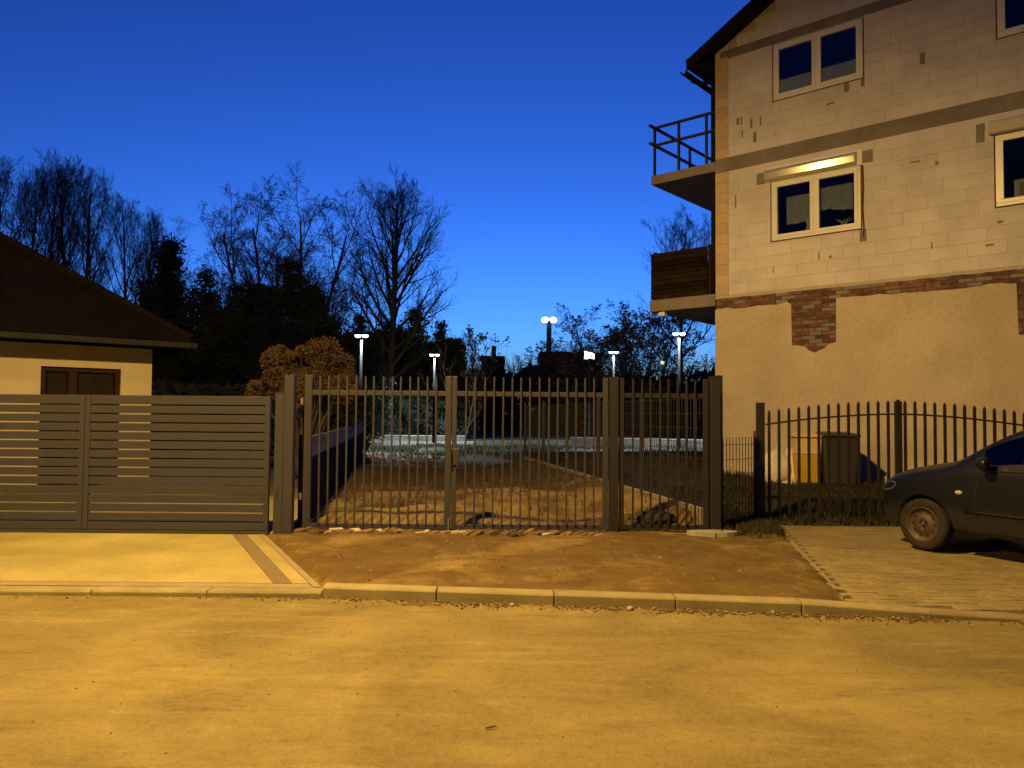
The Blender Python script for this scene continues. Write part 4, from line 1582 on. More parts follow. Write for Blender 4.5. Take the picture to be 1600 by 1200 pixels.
# inside of the cabin
m = MB()
m.box(-2.9, -0.6, -0.70, 0.70, 0.30, 0.36)
m.build('cabin_floor', M['black'], car)
for (x, y) in ((-1.45, 0.36), (-1.45, -0.36), (-2.35, 0.36), (-2.35, -0.36)):
    m = MB()
    m.box(x - 0.25, x + 0.25, y - 0.24, y + 0.24, 0.45, 0.60)
    m.box(x - 0.34, x - 0.20, y - 0.23, y + 0.23, 0.58, 1.10)
    m.box(x - 0.34, x - 0.24, y - 0.12, y + 0.12, 1.12, 1.28)
    m.build('seat', M['blackbin'], car, bevel=0.04)
m = MB()
m.box(-0.85, -0.55, -0.68, 0.68, 0.70, 0.98)
m.build('dashboard', M['black'], car, bevel=0.05)
m = MB()
prs = [(0.17 * math.cos(2 * math.pi * k / 20), 0.17 * math.sin(2 * math.pi * k / 20)) for k in range(21)]
m.tube([(-0.98 + a * 0.35, 0.36 + b, 0.95 + a * 0.9) for a, b in prs], 0.014, 6)
m.build('steering_wheel', M['black'], car)

# ------------------------------------------------------------------ bins and clutter by the house wall
def bin_(X, Y, rz, w, d, h, bodym, topm, label):
    o = empty('wheelie_bin', (X, Y, H(X, Y)), rz, label, 'bin', 'bins by the house wall')
    m = MB()
    def sec(t):
        a = 0.82 + 0.18 * t
        return [(-w / 2 * a, -d / 2 * a, h * t), (w / 2 * a, -d / 2 * a, h * t), (w / 2 * a, d / 2 * a, h * t), (-w / 2 * a, d / 2 * a, h * t)]
    def body(t0, t1, mat, nm):
        mm = MB()
        mm.add(sec(t0) + sec(t1), BX)
        mm.build(nm, mat, o, bevel=0.02)
    if topm is not bodym:
        body(0.06, 0.60, bodym, 'body')
        body(0.602, 0.93, topm, 'upper_body')
    else:
        body(0.06, 0.93, bodym, 'body')
    m = MB()
    m.box(-w / 2 - 0.025, w / 2 + 0.025, -d / 2 - 0.03, d / 2 + 0.02, h * 0.935, h * 0.975)
    m.add([(-w / 2, -d / 2, h * 0.975), (w / 2, -d / 2, h * 0.975), (w / 2, d / 2, h * 0.975), (-w / 2, d / 2, h * 0.975), (-w / 2 + 0.04, -d / 2 + 0.06, h), (w / 2 - 0.04, -d / 2 + 0.06, h), (w / 2 - 0.04, d / 2, h * 1.02), (-w / 2 + 0.04, d / 2, h * 1.02)], BX)
    m.build('lid', topm, o, bevel=0.012)
    MB().tube([(-w / 2 * 0.8, d / 2 + 0.05, h * 0.93), (w / 2 * 0.8, d / 2 + 0.05, h * 0.93)], 0.016, 8).build('handle', topm, o)
    for s in (-1, 1):
        m = MB()
        m.lathe([(0.0, -0.025), (0.1, -0.025), (0.1, 0.025), (0, 0.025)], 18, axis='y', mat=Matrix.Translation((s * w / 2 * 0.86, d / 2 * 0.8, 0.1)) @ Matrix.Rotation(R(90), 4, 'Z'))
        m.build('wheel', M['black'], o)
    return o
bin_(5.30, 13.85, R(-8), 0.44, 0.5, 0.93, M['yellowbin'], M['paleyellow'], 'yellow wheelie bin with a paler top, left of the dark bin')
db = bin_(5.81, 13.75, R(-8), 0.60, 0.62, 0.96, M['blackbin'], M['blackbin'], 'dark grey wheelie bin with a white paper label, right of the yellow bin')
m = MB()
m.box(-0.16, -0.02, -0.292, -0.286, 0.62, 0.86)
o = m.build('paper_label', M['paper'], db)
o.rotation_euler = (R(-5.2), 0, 0)
o.location = (0, 0.012, -0.01)
m = MB()
m.box(-0.155, -0.025, -0.2955, -0.2925, 0.665, 0.672)
m.build('printed_line', M['black'], o)
# stuffed white sack and leaning board
def blob(name, mat, loc, sx, sy, sz, seed, label, cat):
    bm2 = bmesh.new()
    bmesh.ops.create_icosphere(bm2, subdivisions=4, radius=1)
    for v in bm2.verts:
        p = v.co.copy()
        nn = 1 + 0.18 * noise.noise(p * 1.4 + Vector((seed, 0, 0))) + 0.07 * noise.noise(p * 4 + Vector((seed, 3, 0)))
        v.co = Vector((p.x * sx * nn, p.y * sy * nn, max(-0.75, p.z * nn) * sz))
    me = bpy.data.meshes.new(name)
    bm2.to_mesh(me)
    bm2.free()
    me.polygons.foreach_set('use_smooth', [True] * len(me.polygons))
    me.materials.append(mat)
    o = link(name, me, None, loc)
    return tag(o, label, cat)
blob('white_sack', M['bag'], (4.83, 14.1, H(4.83, 14.1) + 0.26), 0.30, 0.2, 0.36, 3, 'stuffed white sack lying left of the yellow bin', 'sack')
m = MB()
m.box(-0.14, 0.14, -0.012, 0.012, 0, 0.66, Matrix.Translation((5.04, 13.95, H(5.04, 13.95))) @ Matrix.Rotation(R(-14), 4, 'X') @ Matrix.Rotation(R(12), 4, 'Y'))
tag(m.build('leaning_board', M['white'], None, bevel=0.003), 'small white board leaning between the sack and the yellow bin', 'board')
for (X, Y, s, lab) in ((6.95, 12.9, 0.16, 'small pale stone in the weeds behind the arched gate, left one'), (7.15, 12.75, 0.17, 'small pale stone in the weeds behind the arched gate, right one')):
    blob('pale_stone', M['stone'], (X, Y, H(X, Y) + 0.10), s, 0.12, 0.09, X, lab, 'stone')
# dark sack of soil lying behind the narrow leaf
blob('dark_sack', M['black'], (1.95, 10.3, H(1.95, 10.3) + 0.05), 0.26, 0.14, 0.10, 8, 'dark plastic sack on the sand behind the narrow barred leaf', 'sack')

# ------------------------------------------------------------------ vegetation
def frame_of(d):
    a = d.orthogonal().normalized()
    return a, d.cross(a)

def bare_tree(seed, Ht, n1=12, start=0.28, ang1=(35, 62), ratio1=0.5, up=0.12, forks=1, r0=0.17, n2=8, n3=6, n4=3, shape='oval', leaves=0):
    rs = random.Random(seed)
    trunk, crown = MB(), MB()
    leafm = MB()
    def grow(p, d, L, r, lev):
        nseg = (7, 5, 4, 3, 2)[lev]
        pts, rad = [p.copy()], [r]
        q = p.copy()
        dd = d.copy()
        for i in range(nseg):
            j = (0.05, 0.13, 0.18, 0.22, 0.25)[lev]
            dd = (dd + Vector((rs.uniform(-j, j), rs.uniform(-j, j), rs.uniform(-j, j) + up * (0.4 if lev == 0 else 1.0)))).normalized()
            q = q + dd * (L / nseg)
            pts.append(q.copy())
            rad.append(max(r * (1 - 0.75 * (i + 1) / nseg), 0.005))
        sides = (8, 5, 4, 3, 3)[lev]
        (trunk if lev < 2 else crown).tube(pts, rad, sides, cap=False)
        if lev == 4:
            if leaves and rs.random() < leaves:
                c = pts[-1]
                a = Vector((rs.uniform(-1, 1), rs.uniform(-1, 1), rs.uniform(-1, 1))).normalized() * 0.12
                b = a.orthogonal().normalized() * 0.06
                leafm.add([c - a, c + b, c + a, c - b], [(0, 1, 2, 3)])
            return
        cnt = (n1, n2, n3, n4)[lev]
        for k in range(cnt):
            t = (start if lev == 0 else 0.25) + (1 - (start if lev == 0 else 0.25)) * (k + rs.random()) / cnt
            f = t * nseg
            i = min(int(f), nseg - 1)
            bp = pts[i].lerp(pts[i + 1], f - i)
            ax = (pts[i + 1] - pts[i]).normalized()
            a, b = frame_of(ax)
            phi = rs.uniform(0, 2 * math.pi) if lev else k * 2.4 + rs.uniform(-.4, .4)
            if lev == 0:
                lo_, hi_ = ang1
                an = R(hi_ + (lo_ - hi_) * t + rs.uniform(-6, 6))
            else:
                an = R(rs.uniform(25, 55))
            nd_ = ax * math.cos(an) + (a * math.cos(phi) + b * math.sin(phi)) * math.sin(an)
            if lev == 0:
                if shape == 'oval':
                    s = math.sin(math.pi * min(1, max(0.08, 0.12 + 0.86 * (t - start) / (1 - start)))) ** 0.6
                elif shape == 'vase':
                    s = 0.65 + 0.6 * (1 - t)
                else:
                    s = 1.05 - 0.6 * t
                cl = L * ratio1 * s * rs.uniform(0.85, 1.15)
            else:
                cl = L * (0.5, 0.5, 0.45, 0.42)[lev] * (1.15 - 0.55 * t) * rs.uniform(0.8, 1.2)
            rr_ = max((rad[i] + (rad[i + 1] - rad[i]) * (f - i)) * (0.58, 0.58, 0.58, 0.6)[lev], 0.006)
            grow(bp, nd_, cl, rr_, lev + 1)
    if forks == 1:
        grow(Vector((0, 0, -0.3)), Vector((0, 0, 1)), Ht, r0, 0)
    else:
        for k in range(forks):
            a = 2 * math.pi * k / forks + rs.uniform(-.3, .3)
            sp = rs.uniform(0.12, 0.36)
            grow(Vector((0.15 * math.cos(a), 0.15 * math.sin(a), -0.3)), Vector((sp * math.cos(a), sp * math.sin(a), 1)).normalized(), Ht * rs.uniform(0.8, 1.0), r0 * 0.75, 0)
    return trunk, crown, leafm

def finish(mb, name, mat, smooth=False):
    me = mb.mesh(name, smooth)
    me.materials.append(mat)
    return me
tree_kinds = {}
def kind(key, *a, bark='bark', twig='twig', **kw):
    t, c, l = bare_tree(*a, **kw)
    tree_kinds[key] = (finish(t, 'trunk', M[bark], True), finish(c, 'crown', M[twig]), finish(l, 'leaves', M['dryleaf']) if l.f else None)
kind('tall1', 21, 15.0, n1=18, start=0.34, ang1=(22, 48), ratio1=0.33, up=0.14, r0=0.22, n2=10, n3=8, n4=5)
kind('tall2', 22, 15.0, n1=13, start=0.38, ang1=(20, 44), ratio1=0.31, up=0.16, forks=2, r0=0.21, n2=9, n3=7, n4=4)
kind('tall3', 23, 15.0, n1=18, start=0.30, ang1=(25, 52), ratio1=0.30, up=0.13, r0=0.19, n2=10, n3=8, n4=5)
kind('fan', 31, 12.0, n1=11, start=0.30, ang1=(22, 45), ratio1=0.34, up=0.05, forks=6, r0=0.20, n2=9, n3=8, n4=5, shape='vase')
kind('oval', 41, 15.0, n1=34, start=0.22, ang1=(24, 58), ratio1=0.34, up=0.12, r0=0.30, n2=10, n3=8, n4=4)
kind('oval2', 45, 11.0, n1=16, start=0.22, ang1=(28, 60), ratio1=0.38, up=0.08, forks=2, r0=0.16, n2=8, n3=6, n4=4)
kind('leafy', 51, 9.0, n1=13, start=0.15, ang1=(25, 58), ratio1=0.42, up=0.05, forks=4, r0=0.16, n2=8, n3=6, n4=3, leaves=0.5)
kind('small', 61, 6.0, n1=10, start=0.2, ang1=(25, 55), ratio1=0.4, up=0.08, forks=2, r0=0.08, n2=7, n3=5, n4=3, leaves=0.12)

def tree(key, px, ptop, Y, H0, label, rz=0.0, sx=1.0, group='bare trees on the skyline', name='bare_tree'):
    p = at(px, ptop, Y)
    s = (p.z - 0.1) / H0
    o = empty(name, (p.x, Y, 0.1), rz, label, 'tree', group)
    o.scale = (s * sx, s * sx, s)
    t, c, l = tree_kinds[key]
    link('trunk', t, o)
    link('crown', c, o)
    if l:
        link('leaves', l, o, kind='stuff')
    return o
ordn = ['first', 'second', 'third', 'fourth', 'fifth', 'sixth', 'seventh', 'eighth', 'ninth', 'tenth', 'eleventh']
row_ = [('tall1', 2, 258, 40, 0.9, .85), ('tall2', 30, 266, 44, 0.2, .9), ('tall3', 56, 262, 39, 2.1, .85), ('tall3', 82, 248, 43, 3.7, .9), ('tall1', 112, 252, 40, 5.0, .85),
        ('tall3', 143, 256, 45, 1.4, .85), ('tall2', 172, 285, 42, 4.4, .9), ('tall3', 200, 298, 44, 0.5, .8), ('tall1', 226, 335, 46, 2.9, .8), ('tall3', 256, 372, 48, 5.5, .8)]
for k, (key, px, pt, Y, rz, sx) in enumerate(row_):
    tree(key, px, pt, Y, 16.6, ordn[k] + ' tall bare tree counted from the left edge, above the brown roof', rz, sx)
tree('oval2', 318, 372, 44, 12.0, 'low hazy bare tree between the layered conifer and the fan shaped tree', 0.4, 0.95)
tree('oval2', 362, 392, 46, 12.0, 'thin bare tree just left of the fan shaped tree', 2.2, 0.7)
tree('fan', 440, 278, 42, 13.6, 'fan shaped bare tree with several stems rising over the dark conifers', 2.27, 1.2)
tree('oval', 612, 262, 44, 17.2, 'largest bare tree with a tall oval crown in the middle of the skyline', 1.1, 1.08)
tree('oval2', 548, 360, 42, 12.2, 'bare tree leaning against the left side of the largest tree', 4.0, 0.8)
tree('small', 505, 392, 43, 7.4, 'thin bare sapling in the gap left of the largest tree', 1.0, 0.62)
tree('small', 708, 452, 47, 7.4, 'small bare tree with a few leaves, right of the largest tree', 3.3, 1.1)
tree('small', 738, 492, 47, 7.4, 'smallest bare tree at the right end of the dark trees', 5.0, 0.9)
tree('leafy', 945, 462, 55, 10.6, 'bushy tree with withered leaves behind the lit sign', 0.6, 1.15)
tree('leafy', 1000, 456, 58, 10.6, 'dense bushy tree beside the lower balcony', 2.4, 1.2)
tree('leafy', 890, 515, 60, 10.6, 'low spreading bush left of the bushy tree, beside the tall twin lamp', 4.1, 1.2)
tree('tall3', 1068, 330, 75, 16.6, 'distant bare tree showing above the dark balcony screen', 1.1, 1.1)

# evergreens: trunk plus many small needle sprays in irregular tiers
def evergreen(seed, H0=10.0, Rb=3.0, tiers=20, spray=30000, pine=False):
    rs = random.Random(seed)
    t, c = MB(), MB()
    t.tube([(0, 0, -0.2), (0.08, 0.05, H0 * 0.5), (0, 0, H0)], [0.2, 0.13, 0.02], 7)
    cl = []
    tops = [(Vector((0, 0, 0)), 1.0, 1.0)]
    for q in range(3):
        an = rs.uniform(0, 6.28)
        tops.append((Vector((math.cos(an), math.sin(an), 0)) * Rb * rs.uniform(0.35, 0.6), rs.uniform(0.72, 0.9), rs.uniform(0.5, 0.8)))
    for (off, hs, rsx) in tops:
        for k in range(tiers):
            f = (k + rs.random() * 0.8) / tiers
            z = H0 * hs * (0.05 + 0.93 * f)
            if pine:
                rad = Rb * rsx * (0.6 + 0.4 * math.sin(f * 9 + seed)) * (1 - f ** 3) + 0.2
            else:
                rad = Rb * rsx * (1 - f ** 1.3) ** 0.8 * rs.uniform(0.5, 1.2) + 0.1
            nb2 = max(3, int(7 * (1 - f * 0.5)))
            for j in range(nb2):
                a = 2 * math.pi * j / nb2 + rs.uniform(-0.7, 0.7) + k
                L = rad * rs.uniform(0.35, 1.2)
                tip = off + Vector((math.cos(a) * L, math.sin(a) * L, z + (0.15 if pine else rs.uniform(-0.25, 0.3)) * L + rs.uniform(-.2, .2)))
                t.tube([off + Vector((0, 0, z)), tip], [0.03, 0.006], 3, cap=False)
                cl.append((off + Vector((0, 0, z)), tip))
    per = max(4, spray // len(cl))
    for (a, b) in cl:
        for q in range(per):
            f = rs.random() ** 0.6
            p = a.lerp(b, f) + Vector((rs.gauss(0, .22), rs.gauss(0, .22), rs.gauss(0, .2)))
            d = Vector((rs.gauss(0, 1), rs.gauss(0, 1), rs.gauss(0, 0.6) - 0.2)).normalized()
            s = rs.uniform(0.10, 0.30)
            e2 = d.orthogonal().normalized() * s * 0.35
            c.add([p - e2, p + e2, p + d * s], [(0, 1, 2)])
    return finish(t, 'trunk', M['bark']), finish(c, 'crown', M['needle'])
EV = [evergreen(1), evergreen(2, Rb=3.6, tiers=18), evergreen(3, Rb=2.9, tiers=16, pine=True, spray=28000)]
def conifer(k, px, pt, Y, label, rz, sx=1.0):
    p = at(px, pt, Y)
    s = (p.z - 0.1) / 10.1
    o = empty('conifer', (p.x, Y, 0.1), rz, label, 'tree', 'dark conifers')
    o.scale = (sx * s, sx * s, s)
    link('trunk', EV[k][0], o)
    link('crown', EV[k][1], o)
for (k, px, pt, Y, lab, rz, sx) in (
        (2, 268, 360, 36, 'dark conifer with layered flat top, nearest to the brown roof', 0.4, 1.0),
        (1, 232, 470, 35, 'lower dark conifer at the right end of the brown roof', 1.0, 0.9),
        (1, 322, 412, 36, 'broad dark conifer right of the layered one', 1.4, 1.0),
        (0, 372, 440, 34, 'low pointed conifer left of the fan shaped tree', 2.0, 1.0),
        (0, 455, 402, 36, 'tallest conifer below the fan shaped tree', 2.7, 1.05),
        (1, 492, 440, 35, 'rounded conifer at the right end of the left dark mass', 3.3, 0.85),
        (1, 415, 455, 33, 'dark conifer filling the middle of the left mass', 0.9, 0.9),
        (0, 562, 490, 38, 'dark conifer behind the nearest left park lamp', 3.9, 1.0),
        (1, 605, 497, 46, 'dark conifer at the foot of the largest bare tree', 4.5, 0.8),
        (1, 648, 478, 46, 'rounded dark conifer right of the largest bare trunk', 5.1, 0.85),
        (0, 690, 500, 46, 'dark conifer at the right end of the middle mass', 5.7, 0.9)):
    conifer(k, px, pt, Y, lab, rz, sx)

# leafy masses: hedges, shrubs
def leaf_mass(name, pts_fn, n, size, mat, seed, parent=None, kind_=None):
    rs = random.Random(seed)
    m = MB()
    for k in range(n):
        p = pts_fn(rs)
        d = Vector((rs.gauss(0, 1), rs.gauss(0, 1), rs.gauss(0, 1))).normalized()
        s = size * rs.uniform(0.6, 1.4)
        b = d.orthogonal().normalized() * s * 0.6
        m.add([p - d * s, p + b, p + d * s, p - b], [(0, 1, 2, 3)])
    return m.build(name, mat, parent, kind=kind_)
def wood_pt(x0, x1, Y0, Y1, ztop):
    def f(rs):
        x = rs.uniform(x0, x1)
        Yv = rs.uniform(Y0, Y1)
        zt = ztop * (0.88 + 0.22 * noise.noise(Vector((x * 0.10, 0.5, 0))) + 0.12 * noise.noise(Vector((x * 0.45, 3.5, 0))))
        return Vector((x, Yv, 0.1 + zt * rs.random() ** 0.8))
    return f
o = leaf_mass('far_woodland', wood_pt(-50, 75, 72, 80, 6.6), 26000, 0.42, M['needle'], 5, kind_='stuff')
tag(o, 'dark far wood along the horizon behind the park', 'wood')
o = leaf_mass('far_hedge', wood_pt(-36, -3.2, 46, 50, 6.9), 20000, 0.36, M['needle'], 6, kind_='stuff')
tag(o, 'dark hedge filling the ground below the conifers', 'hedge')
o = leaf_mass('yard_hedge', wood_pt(-16, -4.9, 25.0, 27.0, 2.6), 9000, 0.16, M['needle'], 9, kind_='stuff')
tag(o, 'dark hedge behind the cream house and slatted gate', 'hedge')
o = leaf_mass('garden_hedge', wood_pt(5.2, 14, 54, 57, 3.6), 5000, 0.22, M['needle'], 10, kind_='stuff')
tag(o, 'dark shrubs at the back of the right garden', 'hedge')
# twigs of the far wood
m = MB()
rs = random.Random(17)
for k in range(420):
    x = rs.uniform(-14, 30)
    b = Vector((x, rs.uniform(73, 80), rs.uniform(4.2, 5.8)))
    for q in range(4):
        t_ = b + Vector((rs.gauss(0, .35), 0, rs.uniform(0.8, 2.6)))
        m.tube([b, t_], [0.03, 0.008], 3, cap=False)
m.build('far_twigs', M['twig'], o, kind='stuff').parent = None
bpy.data.objects['far_twigs']['label'] = 'bare twigs sticking out of the far dark wood'
bpy.data.objects['far_twigs']['category'] = 'twigs'

def shrub(name, loc, rx, ry, h, n, size, mat, seed, label, lumps=16, group=None, zr=(0.15, 0.86)):
    o = empty(name, loc, 0, label, 'shrub', group)
    rs = random.Random(seed)
    cs = []
    for k in range(lumps):
        a = rs.uniform(0, 2 * math.pi)
        f = rs.random() ** 0.5
        zc = h * rs.uniform(*zr)
        env = math.sqrt(max(0.05, 1 - (zc / h - 0.25) ** 2 * 1.25))
        if zr[0] > 0.5:
            env = math.sqrt(max(0.08, 1 - ((zc / h - 0.6) / 0.42) ** 2))
        cs.append((Vector((math.cos(a) * rx * f * env, math.sin(a) * ry * f * env, zc)), rs.uniform(0.08, 0.26) * min(rx, h)))
    m = MB()
    for k in range(lumps):
        m.tube([(0, 0, -0.1), cs[k][0] * 0.5 + Vector((0, 0, h * 0.05)), cs[k][0]], [0.035, 0.02, 0.006], 4, cap=False)
    m.build('stems', M['bark'], o)
    m = MB()
    for k in range(n):
        c, r_ = cs[rs.randrange(lumps)]
        d = Vector((rs.gauss(0, 1), rs.gauss(0, 1), rs.gauss(0, 1))).normalized()
        p = c + d * r_ * rs.uniform(0.65, 1.12)
        p.z = max(p.z, 0.02)
        e1 = (d + Vector((rs.gauss(0, .5), rs.gauss(0, .5), rs.gauss(0, .5) + 0.4))).normalized()
        s = size * rs.uniform(0.6, 1.4)
        b = e1.orthogonal().normalized() * s * 0.5
        m.add([p - e1 * s * 0.4, p + b * 0.7, p + e1 * s, p - b * 0.7], [(0, 1, 2, 3)])
    m.build('foliage', mat, o)
    return o
p = at(476, 600, 17.0)
shrub('thuja_bush', (p.x, 17.0, 0.12), 1.30, 0.9, 2.95, 20000, 0.045, M['thuja'], 8, 'broad bronze bush crown behind the gate posts', lumps=46, zr=(0.60, 0.97))
for k, (px, Y, h, rx, lab) in enumerate(((612, 44.2, 2.8, 1.2, 'left green shrub lit by the park lamp'), (650, 45.2, 3.6, 1.4, 'middle green shrub lit by the park lamp, behind its pole'), (692, 44.8, 2.6, 1.0, 'right green shrub lit by the park lamp'))):
    p = at(px, 660, Y)
    shrub('green_shrub', (p.x, Y, 0.1), rx, 0.9, h, 3000, 0.13, M['shrub'], 20 + k, lab, group='green shrubs in the park')
# pale sapling in the lamplight
t, c, l = bare_tree(77, 4.2, n1=6, start=0.35, ang1=(20, 35), ratio1=0.4, up=0.05, forks=2, r0=0.05, n2=3, n3=2, n4=1)
p = at(716, 690, 30)
o = empty('birch_sapling', (p.x, 30, 0.1), 0.5, 'thin pale birch sapling with two stems, right of the gate lock', 'tree')
link('trunk', finish(t, 'trunk', M['birch'], True), o)
link('crown', finish(c, 'crown', M['birch']), o)

# grass and weeds
def blades(name, fn, n, hmin, hmax, mat, seed, label, w=0.006):
    rs = random.Random(seed)
    m = MB()
    cnt = 0
    while cnt < n:
        q = fn(rs)
        if q is None:
            continue
        x, y = q
        cnt += 1
        base = Vector((x, y, H(x, y) - 0.005))
        for j in range(3):
            h = rs.uniform(hmin, hmax)
            a = rs.uniform(0, 2 * math.pi)
            d = Vector((math.cos(a), math.sin(a), 0))
            ln = rs.uniform(0.1, 0.7) * h
            s = d.cross(Vector((0, 0, 1))) * w
            b0 = base + Vector((rs.uniform(-.02, .02), rs.uniform(-.02, .02), 0))
            m.add([b0 - s, b0 + s, b0 + d * ln * 0.35 + Vector((0, 0, h * 0.6)) + s * 0.6, b0 + d * ln * 0.35 + Vector((0, 0, h * 0.6)) - s * 0.6, b0 + d * ln + Vector((0, 0, h))], [(0, 1, 2, 3), (3, 2, 4)])
    o = m.build(name, mat, kind='stuff')
    return tag(o, label, 'grass')
def verge_fn(rs):
    x = rs.uniform(-2.9, 3.6)
    y = rs.uniform(6.9, 9.9)
    if x < left_edge_x(y) + 0.05 or x > right_edge_x(y) - 0.05 or y < kerb_y(x) + 0.25:
        return None
    dens = 0.10 + 0.9 * sstep(2.2, 3.4, x) * sstep(8.6, 9.8, y) + 0.35 * max(0, noise.noise(Vector((x * 1.6, y * 1.6, 7))))
    return (x, y) if rs.random() < dens else None
blades('verge_grass', verge_fn, 500, 0.010, 0.03, M['straw'], 31, 'sparse flattened grass on the bare verge', 0.004)
def weed_fn(rs):
    x = rs.uniform(2.8, 10)
    y = rs.uniform(10.72, 13.6)
    if x < board_x(y) + 0.35:
        return None
    return (x, y)
blades('garden_weeds', weed_fn, 11000, 0.05, 0.15, M['grass'], 32, 'dark weeds and grass around the arched iron gate', 0.007)
def lot_fn(rs):
    x = rs.uniform(-4.5, 2.4)
    y = 10.0 + 12 * rs.random() ** 1.3
    if x > board_x(y) - 0.1 or x < -2.7 - (y - 10) * 0.142:
        return None
    d = noise.noise(Vector((x * 0.8, y * 0.5, 2)))
    return (x, y) if rs.random() < max(0.012, 0.03 + 0.7 * d) + 0.9 * sstep(13.8, 16, y) else None
blades('plot_grass', lot_fn, 5200, 0.04, 0.15, M['deadgrass'], 33, 'dry grass tufts on the sandy plot behind the barred gate', 0.006)
def lawn_fn(rs):
    x = rs.uniform(0.9, 8)
    y = rs.uniform(13.6, 24)
    return (x, y) if x > board_x(y) + 0.3 else None
blades('garden_grass', lawn_fn, 7000, 0.05, 0.16, M['grass'], 34, 'short green lawn of the right garden behind the mesh fence', 0.008)
def park_fn(rs):
    x, y = rs.uniform(-8.5, 8.5), rs.uniform(20, 37)
    if x < -2.9 - (y - 10) * 0.145 and y < 24.5:
        return None
    return (x, y) if noise.noise(Vector((x * 0.45, y * 0.3, 12))) + 0.25 * rs.random() > 0.05 else None
blades('park_grass', park_fn, 7000, 0.05, 0.22, M['shrub'], 36, 'uneven green grass of the lamplit park behind the plot', 0.012)
# tuft of weeds at the corner of the right driveway
def corner_fn(rs):
    x = 3.3 + rs.gauss(0, 0.35)
    y = 10.2 + rs.gauss(0, 0.3)
    return (x, y) if x < right_edge_x(y) - 0.02 and y < 10.85 and y > 9.3 else None
blades('corner_weeds', corner_fn, 1200, 0.04, 0.14, M['grass'], 35, 'tuft of weeds between the end post and the paver driveway', 0.006)

# gutter litter: dry leaves, grit
rs = random.Random(41)
m = MB()
for k in range(520):
    x = rs.uniform(-5, 5) if rs.random() < 0.45 else rs.gauss(1.3, 1.1)
    p = Vector((x, kerb_y(x) - abs(rs.gauss(0, 0.05 + 0.07 * rs.random())) - 0.005, 0.006 + rs.uniform(0, 0.012)))
    a = rs.uniform(0, 6.28)
    s = rs.uniform(0.006, 0.022)
    d = Vector((math.cos(a), math.sin(a), rs.uniform(-.4, .4))) * s
    b = Vector((-math.sin(a), math.cos(a), rs.uniform(-.3, .3))) * s * 0.5
    m.add([p - d, p + b, p + d, p - b], [(0, 1, 2, 3)])
tag(m.build('gutter_litter', M['dryleaf'], kind='stuff'), 'dry leaf bits and grit along the foot of the kerb', 'litter')
m = MB()
for k in range(1300):
    x = rs.gauss(1.2, 1.6)
    if noise.noise(Vector((x * 2.3, 0, 9))) < -0.12 * rs.random() * 3:
        continue
    p = Vector((x, kerb_y(x) - abs(rs.gauss(0, 0.035 + 0.06 * rs.random())), 0.002))
    s = rs.uniform(0.003, 0.009)
    m.box(-s, s, -s, s, 0, s * 1.0, Matrix.Translation(p) @ Matrix.Rotation(rs.uniform(0, 3), 4, 'Z'))
tag(m.build('gutter_soil', M['joint'], kind='stuff'), 'dark crumbs of soil washed along the kerb', 'soil')
for k, (px, py, s) in enumerate(((1208, 957, .022), (1172, 950, .03), (985, 951, .03), (1135, 951, .018), (800, 945, .022))):
    d = fwd + rt * ((px - 800) / 1200) + upv * ((600 - py) / 1200)
    q = Vector((0, 0, EYE)) + d * ((0.012 - EYE) / d.z)
    blob('pebble', M['stone'], (q.x, q.y, 0.012), s, s * 0.8, s * 0.7, k * 3.1, 'pale pebble lying against the kerb foot, ' + ('rightmost of five', 'second from the right', 'fourth from the right', 'third from the right', 'leftmost of five')[k], 'pebble')
def twig_obj(px, py, z, L, ang, label, mat):
    d = fwd + rt * ((px - 800) / 1200) + upv * ((600 - py) / 1200)
    q = Vector((0, 0, EYE)) + d * ((z - EYE) / d.z)
    m = MB()
    pts = []
    for i in range(7):
        t = i / 6 - 0.5
        pts.append((math.cos(ang) * L * t, math.sin(ang) * L * t + 0.08 * L * math.cos(t * 3), 0.006 + 0.004 * (i % 2)))
    m.tube(pts, [0.002, 0.004, 0.005, 0.005, 0.005, 0.004, 0.002], 5)
    tag(m.build('dry_twig', mat, None, loc=(q.x, q.y, z)), label, 'twig')
twig_obj(655, 946, 0.004, 0.32, 0.05, 'pale curved straw lying in front of the kerb joint', M['dryleaf'])
twig_obj(1245, 923, 0.09, 0.26, 0.6, 'dark twig on the soil near the paving corner', M['bark'])
twig_obj(767, 1139, 0.004, 0.07, 0.5, 'dark shred of leaf on the road near the bottom of the view', M['bark'])
# grit on the road
m = MB()
for k in range(420):
    x = rs.uniform(-5, 5)
    y = kerb_y(x) - 0.1 - 3.6 * rs.random() ** 1.6
    s = rs.uniform(0.0025, 0.007)
    m.box(-s, s, -s * 0.7, s * 0.7, -s * 0.4, s * 0.6, Matrix.Translation((x, y, s * 0.4)) @ Matrix.Rotation(rs.uniform(0, 6), 4, 'Z') @ Matrix.Rotation(rs.uniform(-.5, .5), 4, 'X'))
tag(m.build('road_grit', M['stone'], kind='stuff'), 'fine grit and tiny stones scattered on the road', 'grit')
# scattered lumps on the verge and plot
m = MB()
for k in range(170):
    x, y = rs.uniform(-2.6, 3.4), rs.uniform(6.95, 14)
    if x < left_edge_x(min(y, 9.5)) + 0.05 or (y < 10.9 and x > right_edge_x(y) - 0.05) or (y > 9.9 and x > board_x(y) - 0.1):
        continue
    s = rs.uniform(0.004, 0.012) * (2.0 if y > 10 else 1)
    mt = Matrix.Translation((x, y, H(x, y) + s * 0.3)) @ Matrix.Rotation(rs.uniform(0, 6), 4, 'Z') @ Matrix.Rotation(rs.uniform(0, 6), 4, 'X')
    m.box(-s, s, -s * 0.7, s * 0.7, -s * 0.5, s * 0.5, mt)
tag(m.build('loose_stones', M['stone'], kind='stuff'), 'small loose stones and clods scattered over the soil', 'stones')

